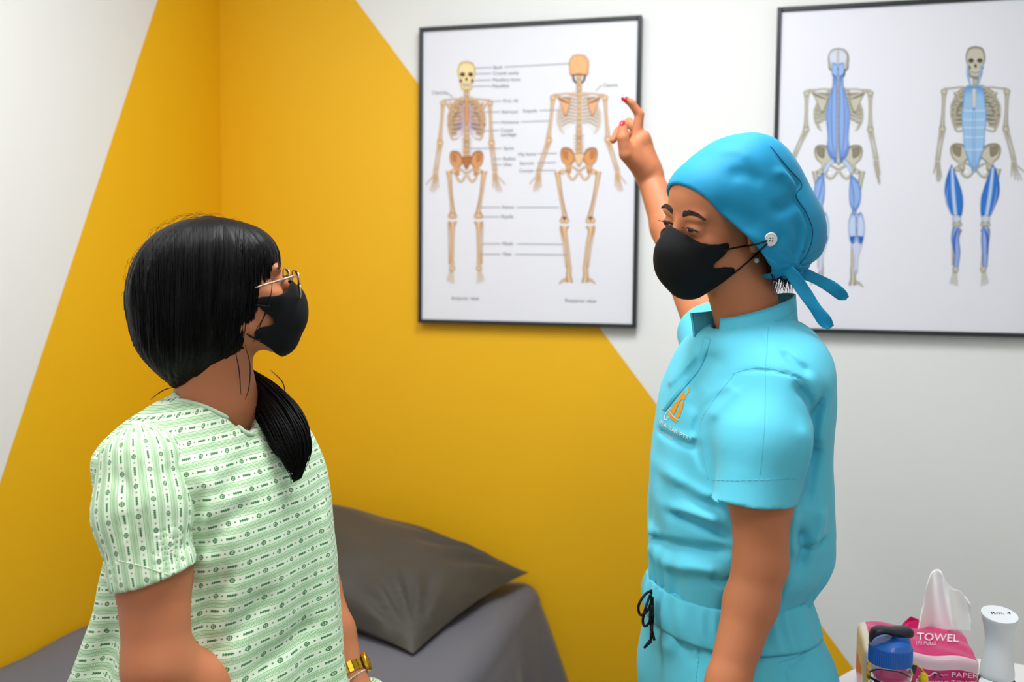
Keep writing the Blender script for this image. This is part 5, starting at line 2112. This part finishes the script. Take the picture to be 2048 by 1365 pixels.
# far arm
e2, w2 = PP(632, 1175, 1.665), PP(699, 1346, 1.60)
pf_.chain([PP(560, 930, 1.60), e2], [.044, .040], .014, .005)
pf_.chain([e2, PP(668, 1265, 1.63), w2], [.039, .034, .0255], .014)
fd2 = (w2 - e2) / np.linalg.norm(w2 - e2)
pm2 = w2 + fd2 * .07
hand_chain(pf_, w2, [(pm2 + F2 * dx, .011) for dx in (-.03, -.01, .01, .027)],
           [([pm2 + F2 * dx, pm2 + F2 * dx + fd2 * .035 + np.array((.01, -.01, .0)), pm2 + F2 * dx + fd2 * .055 + np.array((.02, -.02, .0))], [.010, .0085, .007]) for dx in (-.03, -.01, .01, .027)],
           ([w2 + fd2 * .01, w2 + fd2 * .05 + F2 * .045, w2 + fd2 * .075 + F2 * .05], [.014, .0105, .008]))
# seat and legs over the side of the bed
seat = npv(P(430, 1450, D2))
seat[2] = BED_Z + .11
for sg in (-1, 1):
    h0 = seat + L2 * sg * .085
    kn = h0 + F2 * .43 + np.array((0, 0, .005)) + L2 * sg * .03
    kn[2] = BED_Z + .055
    an = np.array((kn[0] + .02, kn[1] - .01, .09))
    pf_.chain([h0, kn, an], [.078, .052, .034], .03, .05)
    pf_.cone(an + np.array((0, 0, -.045)), an + F2 * .15 + np.array((0, 0, -.06)), .030, .024, .02)
PV, PQ = pf_.mesh(1)
body2 = mesh_obj('body', PV, PQ, 'skin', pat, True)
hb2 = bvh_of(PV, PQ, hp_c - .2, hp_c + .2)
for g in (-1, 1):
    hd2.eye(g, pat, gaze=(0, 0), open_=.0040)
    hd2.brow(g, hb2, pat)
mask2, M2V, M2Q = make_mask(hd2, pat, MASK_POLY2, [((0, .072, -.088), (.034, .036, .030))])
sub = PQ[(np.abs(PV[PQ[:, 0]] - hp_c) < .22).all(1)]
allp = BVHTree.FromPolygons(np.concatenate([M2V, PV]).tolist(), np.concatenate([M2Q, sub + len(M2V)]).tolist())
seam(allp, [(540, 613), (515, 610), (490, 606), (470, 600)], .0013, 'ear_loop', 'cord_black', mask2, .0012, 20)
seam(allp, [(520, 681), (508, 676), (500, 672), (494, 668)], .0013, 'ear_loop', 'cord_black', mask2, .0012, 20)

# glasses ------------------------------------------------------------------
gl_ = empty('glasses', (0, 0, 0), pat)
gy = .104


def rim_pts(g, n=40):
    out = []
    for i in range(n):
        a = 2 * math.pi * i / n
        ca, sa = math.cos(a), math.sin(a)
        x = g * .0345 + .0255 * math.copysign(abs(ca) ** .55, ca)
        z = .002 + .0235 * math.copysign(abs(sa) ** .6, sa)
        out.append((x, gy + .008 - .06 * abs(x) * 0 + .06 * (z - .002), z))
    return out


for g in (-1, 1):
    q = rim_pts(g)
    pts = [hd2.v(*p) for p in q]
    m = MB()
    m.tube(pts + [pts[0]], .00125, 8)
    m.build('rim', 'rose_gold', gl_, True)
    c_ = hd2.v(g * .0345, gy + .0095 - .0003, .002)
    vs = [c_] + pts
    k = len(pts)
    ln = mesh_obj('lens', vs, [(0, 1 + i, 1 + (i + 1) % k) for i in range(k)], 'lens_glass', gl_, True)
    so = ln.modifiers.new('solid', 'SOLIDIFY')
    so.thickness = .0012
    m = MB()
    m.tube([hd2.v(g * .0595, gy + .003, .018), hd2.v(g * .067, gy - .002, .019), hd2.v(g * .0705, .085, .017), hd2.v(g * .0665, .05, .012), hd2.v(g * .064, .02, .006), hd2.v(g * .066, -.012, .0), hd2.v(g * .068, -.03, -.02)], [.0016, .0019, .0019, .0018, .0017, .0017, .0015], 8)
    m.build('temple', 'rose_gold', gl_, True)
m = MB()
m.tube([hd2.v(-.010, gy + .010, .013), hd2.v(0, gy + .012, .0165), hd2.v(.010, gy + .010, .013)], .0012, 8)
m.build('bridge', 'rose_gold', gl_, True)

# hair ---------------------------------------------------------------------
hair_rows0 = [(431, 405, 432, .014), (436, 372, 462, .036), (446, 345, 488, .056), (465, 312, 512, .072), (490, 287, 532, .085), (520, 268, 546, .093), (560, 255, 552, .097), (600, 252, 548, .097), (640, 257, 537, .094),
             (680, 269, 516, .088), (705, 282, 494, .080), (728, 300, 462, .070), (748, 320, 432, .056), (764, 338, 402, .040), (775, 347, 372, .022)]
hair_rows = [(y_ + 6 - (y_ - 431) * .018, l_ + 9 * min(1, (y_ - 425) / 100) * (1 - max(0, y_ - 640) / 140), r_ - 3, w_) for y_, l_, r_, w_ in hair_rows0]
yhh = math.radians(8)
hl = Loft(hair_rows, 1.462, (math.cos(yhh), math.sin(yhh), 0), (-math.sin(yhh), math.cos(yhh), 0), n=2.2)
lo, hi = hl.box(.012)
hf = Field(*[np.arange(lo[i], hi[i], .0026) for i in range(3)])


def hairf(X, Y, Z):
    d = hl.fn()(X, Y, Z)
    lx, ly, lz = hd2.loc(X, Y, Z)
    for c_, r_ in (((0, -.012, .045), (.081, .099, .084)), ((0, .042, .053), (.069, .055, .055)), ((0, -.010, -.004), (.086, .035, .045))):
        k0 = np.sqrt(((lx - c_[0]) / r_[0]) ** 2 + ((ly - c_[1]) / r_[1]) ** 2 + ((lz - c_[2]) / r_[2]) ** 2)
        d = smin(d, (k0 - 1) * min(r_) * HS2, .012)
    u, v, t, w = hl.local(X, Y, Z)
    an = np.arctan2(v / w, u / t)
    zz = (hl.z1 - Z)
    gr = np.sin(an * 46 + 9 * zz + 2 * np.sin(an * 9)) + .7 * np.sin(an * 83 - 14 * zz) + .8 * np.sin(an * 21 + 6 * zz)
    return d + .0009 * gr * np.clip(zz / .05, 0, 1)


hf.op(hairf, lo, hi)
# face opening: everything ahead of the hairline
fc = hd2.w(0, .118, -.045)
hf.ell(hd2.w(0, .150, -.034), np.array((.088, .070, .086)) * HS2, .006, 'sub', Rp)
folds(hf, [([(545, 500), (535, 570), (510, 640), (475, 700)], .006, .003), ([(520, 480), (515, 560), (485, 640), (440, 715)], .008, .003),
           ([(440, 450), (450, 540), (430, 640), (395, 735)], .008, .003), ([(370, 455), (350, 560), (350, 650), (365, 745)], .009, .003),
           ([(310, 490), (290, 570), (300, 660), (340, 745)], .008, .003), ([(400, 450), (400, 540), (390, 640), (380, 740)], .006, -.002)], 1.40, 1.47, lo, hi)
HV, HQ = hf.mesh(0)
hair = mesh_obj('hair', HV, HQ, 'hair_black', pat, True)
hair['label'] = 'long black hair swept into a low side ponytail'
m = MB()
g0 = random.Random(21)
hbv = bvh_of(HV, HQ)
# strands lying on the hair
for i in range(340):
    x0 = g0.uniform(262, 548)
    y0 = g0.uniform(438, 560) if x0 < 520 else g0.uniform(500, 540)
    pts = []
    x, y = x0, y0
    n = g0.randint(7, 15)
    for k in range(n):
        p, nn = cast(hbv, x, y, .0005 + .0006 * math.sin(k / n * 3.1))
        if p is None:
            break
        pts.append(p)
        t = (y - 435) / 335
        tx = (365 - x) * .0055 * (t ** 1.6) * 18 / 3.0
        y += 16
        x += tx * .9 + g0.uniform(-.8, .8)
    if len(pts) > 3:
        m.tube(pts, [.00055 * math.sin(math.pi * (k + .6) / (len(pts) + .2)) + .0001 for k in range(len(pts))], 4)
o_ = m.build('hair_strands', 'hair_black', hair, True)
o_['kind'] = 'stuff'
# flyaways
m = MB()
for i in range(46):
    a = g0.uniform(math.radians(55), math.radians(215))
    cx_, cy_ = 405 + 143 * math.cos(a), 582 - 139 * math.sin(a)
    a2 = a + g0.uniform(.12, .5) * g0.choice((-1, 1))
    r2 = g0.uniform(3, 16)
    am = (a + a2) / 2
    p0, p1_, p2_ = (cx_, cy_), (405 + (147 + r2) * math.cos(am), 582 - (143 + r2) * math.sin(am)), (405 + (146 + r2 * g0.uniform(.0, 1.1)) * math.cos(a2), 580 - (145 + r2 * g0.uniform(0, 1.1)) * math.sin(a2))
    dd = 1.475 + g0.uniform(-.03, .03)
    m.tube([P(x, y, dd) for x, y in crom([p0, p1_, p2_], 9)], [.00022] * 8 + [.0001], 3)
for pts in ([(490, 690), (500, 730), (498, 775), (490, 800)], [(470, 700), (478, 740), (482, 790)], [(545, 560), (540, 600), (525, 640), (505, 690)], [(540, 590), (530, 630), (512, 660)],
            [(345, 775), (325, 782), (300, 800)], [(350, 772), (375, 785), (395, 800)], [(540, 740), (565, 765), (572, 800)]):
    dd = 1.40 if pts[0][0] > 450 else 1.44
    m.tube([P(x, y, dd) for x, y in crom(pts, 12)], [.0006 * math.sin(math.pi * (k + 1) / 13) + .0002 for k in range(12)], 4)
o_ = m.build('stray_hairs', 'hair_black', hair)
o_['kind'] = 'stuff'
# ponytail over the far shoulder
m = MB()
rows_ = crom([(468, 742, 20, 1.53), (505, 765, 24, 1.515), (535, 800, 34, 1.485), (563, 840, 40, 1.455), (583, 880, 41, 1.440), (594, 910, 31, 1.435), (597, 936, 17, 1.434), (593, 962, 4, 1.434)], 26)
core = []
for x, y, hw, dd in rows_:
    core.append((P(x, y, dd), hw * dd / F_PX))
m.tube([c for c, r in core], [r * .5 for c, r in core], 14)
for i in range(520):
    a = g0.uniform(0, 2 * math.pi)
    rr = g0.uniform(.38, 1.1)
    tw_ = g0.uniform(-.5, .5)
    end = g0.randint(19, 26)
    pts, rads = [], []
    for k in range(end):
        x, y, hw, dd = rows_[k]
        t = k / 25
        off = hw * rr * math.cos(a + tw_ * t) * (1.0 + .07 * math.sin(k * .5 + i)) + (8 * math.sin(i * 1.7) * t ** 4)
        pts.append(P(x + off * .85, y - off * .45, dd + math.sin(a + tw_ * t) * rr * hw * .6 * dd / F_PX))
        rads.append(.0013 * (1 - .75 * (k / (end - 1)) ** 2) + .0001)
    m.tube(pts, rads, 4)
pt_ = m.build('ponytail', 'hair_black', hair, True)

# gown ----------------------------------------------------------------------
def gown_material():
    m = bpy.data.materials.new('gown_print')
    m.use_nodes = True
    nt = m.node_tree
    N, Lk = nt.nodes, nt.links
    b = N['Principled BSDF']
    b.inputs['Roughness'].default_value = 0.85
    b.inputs['Sheen Weight'].default_value = 0.1
    at = N.new('ShaderNodeAttribute')
    at.attribute_name = 'cloth'
    sx = N.new('ShaderNodeSeparateXYZ')
    Lk.new(at.outputs['Vector'], sx.inputs[0])

    def mth(op, a, b_=None, c_=None):
        n = N.new('ShaderNodeMath')
        n.operation = op
        for i, v in enumerate((a, b_, c_)):
            if v is None:
                continue
            if hasattr(v, 'links'):
                Lk.new(v, n.inputs[i])
            else:
                n.inputs[i].default_value = v
        return n.outputs[0]
    U, Vv = sx.outputs[0], sx.outputs[1]
    per = .0192
    row = mth('DIVIDE', Vv, per)
    ri = mth('FLOOR', row)
    fy = mth('MULTIPLY', mth('SUBTRACT', mth('FRACT', row), .5), per)      # -per/2..per/2, motif at 0
    odd = mth('FRACT', mth('MULTIPLY', ri, .5))
    pu = .040
    ux = mth('ADD', mth('DIVIDE', U, pu), odd)
    fx = mth('MULTIPLY', mth('SUBTRACT', mth('FRACT', ux), .5), pu)

    def less(a, v):
        return mth('LESS_THAN', a, v)
    ay = mth('ABSOLUTE', fy)
    ax = mth('ABSOLUTE', fx)
    # circle with cross
    rr = mth('SQRT', mth('ADD', mth('MULTIPLY', fx, fx), mth('MULTIPLY', fy, fy)))
    ring = less(mth('ABSOLUTE', mth('SUBTRACT', rr, .0026)), .0007)
    crs = mth('MULTIPLY', less(mth('MINIMUM', ax, ay), .0005), less(rr, .0036))
    # dashes half a repeat away, small dots between
    fx2 = mth('SUBTRACT', pu / 2, ax)
    edge_ = mth('MULTIPLY', mth('SINE', mth('MULTIPLY', fx, 2200.0)), .0005)
    dash = mth('MULTIPLY', less(mth('ABSOLUTE', fx2), .0058), less(ay, mth('ADD', edge_, .0014)))
    dot = mth('MULTIPLY', less(mth('ABSOLUTE', mth('SUBTRACT', ax, .0085)), .0010), less(ay, .0010))
    motif = mth('MINIMUM', mth('ADD', mth('ADD', ring, crs), mth('ADD', dash, dot)), 1.0)
    # bordering lines and a dotted band
    l1 = less(mth('ABSOLUTE', mth('SUBTRACT', ay, .0054)), .00035)
    l2 = mth('MULTIPLY', less(mth('ABSOLUTE', mth('SUBTRACT', ay, .0072)), .00045), mth('GREATER_THAN', mth('SINE', mth('MULTIPLY', U, 3200.0)), -.2))
    l3 = less(mth('ABSOLUTE', mth('SUBTRACT', ay, .0088)), .0004)
    lines = mth('MINIMUM', mth('ADD', mth('ADD', l1, l2), l3), 1.0)
    spk = N.new('ShaderNodeTexNoise')
    spk.inputs['Scale'].default_value = 900
    Lk.new(at.outputs['Vector'], spk.inputs['Vector'])
    speck = mth('MULTIPLY', mth('GREATER_THAN', spk.outputs['Fac'], .66), .35)
    band = mth('MULTIPLY', mth('GREATER_THAN', ay, .0050), .22)

    def mix(f, c1, c2):
        n = N.new('ShaderNodeMix')
        n.data_type = 'RGBA'
        for i, v in ((0, f), (6, c1), (7, c2)):
            if hasattr(v, 'links'):
                Lk.new(v, n.inputs[i])
            else:
                n.inputs[i].default_value = v
        return n.outputs[2]
    base = mix(band, lin(226, 240, 214), lin(178, 220, 164))
    base = mix(speck, base, lin(120, 180, 126))
    base = mix(lines, base, lin(104, 170, 98))
    base = mix(motif, base, lin(62, 128, 70))
    Lk.new(base, b.inputs['Base Color'])
    n2 = N.new('ShaderNodeTexNoise')
    n2.inputs['Scale'].default_value = 18
    bn = N.new('ShaderNodeBump')
    bn.inputs['Strength'].default_value = .18
    bn.inputs['Distance'].default_value = .012
    tc = N.new('ShaderNodeTexCoord')
    Lk.new(tc.outputs['Object'], n2.inputs['Vector'])
    Lk.new(n2.outputs['Fac'], bn.inputs['Height'])
    Lk.new(bn.outputs['Normal'], b.inputs['Normal'])
    MATS['gown_print'] = m


gown_material()


def cloth_attr(o, uv):
    a = o.data.attributes.new('cloth', 'FLOAT_VECTOR', 'POINT')
    d = np.zeros((len(o.data.vertices), 3), np.float32)
    d[:, :2] = uv
    a.data.foreach_set('vector', d.ravel())


lo, hi = gt.box(.03)
gf = Field(np.arange(lo[0] - .02, hi[0] + .16, .0036), np.arange(1.20, hi[1] + .02, .0036), np.arange(.60, hi[2] + .01, .0036))
gw = sines(41, 12, 16, 45, (1, 1, .35))
gw2 = sines(42, 10, 55, 110, (1, 1, .5))


def gof(X, Y, Z):
    d = gt.fn()(X, Y, Z)
    u, v, t, w = gt.local(X, Y, Z)
    an = np.arctan2(v / w, u / t)
    low = np.clip((1.15 - Z) / .4, 0, 1)
    return d + .003 * gw(X, Y, Z) + .0009 * gw2(X, Y, Z) + .010 * low * np.sin(an * 7 + 1.1) + .006 * low * np.sin(an * 13 - .6)


gf.op(gof, lo, hi)
# lap of the gown
for sg in (-1, 1):
    h0 = seat + L2 * sg * .085
    kn = h0 + F2 * .46 + L2 * sg * .03
    kn[2] = BED_Z + .06
    gf.cone(h0, kn, .10, .072, .05)
gf.cone(PP(640, 1420, 1.64), PP(738, 1398, 1.63), .06, .034, .04)
# neckline: lower in front than behind
gf.cone(PP(428, 835, 1.475), PP(436, 735, 1.475), .0545, .070, .006, 'sub')
gf.cone(PP(478, 824, 1.455), PP(510, 760, 1.44), .030, .055, .012, 'sub')
folds(gf, [([(420, 960), (400, 1080), (395, 1200)], .012, .010), ([(440, 920), (425, 1040), (430, 1150)], .012, -.005),
           ([(560, 900), (585, 1000), (600, 1120), (612, 1300)], .009, .008), ([(545, 880), (572, 990), (588, 1110), (600, 1300)], .010, -.005),
           ([(500, 1010), (450, 1045), (410, 1100)], .014, .008), ([(480, 880), (470, 940), (440, 1000)], .014, .006),
           ([(470, 1130), (440, 1180), (400, 1280)], .012, .008), ([(540, 1180), (490, 1240), (430, 1290)], .014, .006),
           ([(600, 1290), (560, 1310), (520, 1330)], .016, .010), ([(230, 1250), (215, 1300), (190, 1365)], .012, .007),
           ([(520, 875), (530, 900), (525, 930)], .008, .006), ([(340, 870), (400, 900), (440, 905)], .014, .004)], 1.36, 1.56, lo, hi)
GV, GQ = gf.mesh(1)
gown = mesh_obj('hospital_gown', GV, GQ, 'gown_print', pat, True)
gown['label'] = 'pale green hospital gown with rows of small green motifs'
u, v, t, w = gt.local(GV[:, 0], GV[:, 1], GV[:, 2])
an = np.arctan2(v / .19, u / .12)
cloth_attr(gown, np.stack([an * .155, GV[:, 2] - .11 * (GV[:, 0] - seat[0])], 1))
# near sleeve, pattern running down the arm
s0, s1, s2 = PP(284, 928, 1.348), PP(288, 1030, 1.325), PP(309, 1165, 1.30)
ax_ = (s2 - s0) / np.linalg.norm(s2 - s0)
slf = Field(np.arange(s0[0] - .11, s0[0] + .12, .0032), np.arange(1.19, 1.46, .0032), np.arange(s2[2] - .07, s0[2] + .10, .0032))
hemn = np.array((.30, 0, -.95))
sw = sines(51, 10, 25, 60)
b_, c_ = sleeve([s0, s1, s2], [.0590, .0635, .0570], hemn, PP(312, 1152, 1.30), lambda X, Y, Z: .002 * sw(X, Y, Z))
slf.op(lambda X, Y, Z: np.maximum(b_(X, Y, Z), c_(X, Y, Z)), s2 - .12, s0 + .12)
folds(slf, [([(225, 950), (260, 1000), (250, 1080)], .010, .006), ([(300, 930), (330, 1000), (335, 1080)], .012, .006), ([(360, 980), (370, 1050), (350, 1130)], .010, .005),
            ([(260, 900), (290, 960), (280, 1040)], .010, -.004)], 1.27, 1.36, (0, 1.19, 0), (0, 1.46, 0))
Fw = slf.F.copy()
X, Y, Z = slf.xs[:, None, None], slf.ys[None, :, None], slf.zs[None, None, :]
slf.F = np.maximum(Fw, -np.maximum(Fw + .0045, -c_(X, Y, Z, -.06)))
LV, LQ = slf.mesh(1)
slo_ = mesh_obj('sleeve', LV, LQ, 'gown_print', gown, True)
rel = LV - s0
vv = rel @ ax_
pr_ = rel - vv[:, None] * ax_
an = np.arctan2(pr_[:, 1], pr_[:, 0])
cloth_attr(slo_, np.stack([vv, an * .062], 1))
gb = bvh_of(GV, GQ)
sb_ = bvh_of(LV, LQ)
seam(gb, [(352, 801), (380, 806), (412, 816), (450, 835), (474, 853), (492, 867), (506, 870)], .0032, 'neck_binding', 'gown_binding', gown, .0008, 40, 8)
seam(sb_, [(236, 1122), (280, 1132), (330, 1148), (385, 1166)], .0007, 'hem_stitch', 'gown_print', slo_, 0, 40, dash=5)

# wrist watch and bracelet ----------------------------------------------------
def ring_frame(c, axis_v):
    a = Vector(axis_v).normalized()
    e = a.cross(Vector((0, 0, 1))).normalized()
    return a, e, a.cross(e)


wc = Vector(w2 - fd2 * .004)
a_, e_, f_ = ring_frame(wc, fd2)
watch = empty('wristwatch', (0, 0, 0), pat)
watch['label'] = 'gold wristwatch on the far wrist'
RW = .0285
for i in range(22):
    t = 2 * math.pi * i / 22
    n = e_ * math.cos(t) + f_ * math.sin(t)
    tg = a_.cross(n)
    c = wc + n * RW
    mm = MB()
    hw_ = RW * math.pi / 22 * .92
    for (w0, w1_, h_) in ((-.0085, -.0035, .0016), (-.0032, .0032, .0021), (.0035, .0085, .0016)):
        mm.box(c, tg, a_, n, (-hw_, w0, -.0012), (hw_, w1_, h_))
    mm.build('link', 'gold', watch)
tcase = None
best = max(range(60), key=lambda k: (e_ * math.cos(k * math.pi / 30) + f_ * math.sin(k * math.pi / 30)).dot(Vector((.86, .2, .45))))
t = best * math.pi / 30
n = e_ * math.cos(t) + f_ * math.sin(t)
disc(wc + n * (RW + .0005), n, .0165, .0075, 'watch_case', 'gold', watch, False)
br = empty('bracelet', (0, 0, 0), pat)
br['label'] = 'slim crystal bracelet next to the watch'
bcn = Vector(w2 + fd2 * .016)
a2_ = (Vector(fd2) + Vector((.25, 0, .1))).normalized()
a2_, e2_, f2_ = ring_frame(bcn, a2_)
for i in range(48):
    t = 2 * math.pi * i / 48
    mm = MB()
    mm.sphere(bcn + (e2_ * math.cos(t) + f2_ * math.sin(t)) * .0285, .00165, 8, 6)
    mm.build('bead', 'crystal', br, True)
rebase(pat, (seat[0], seat[1], BED_Z))
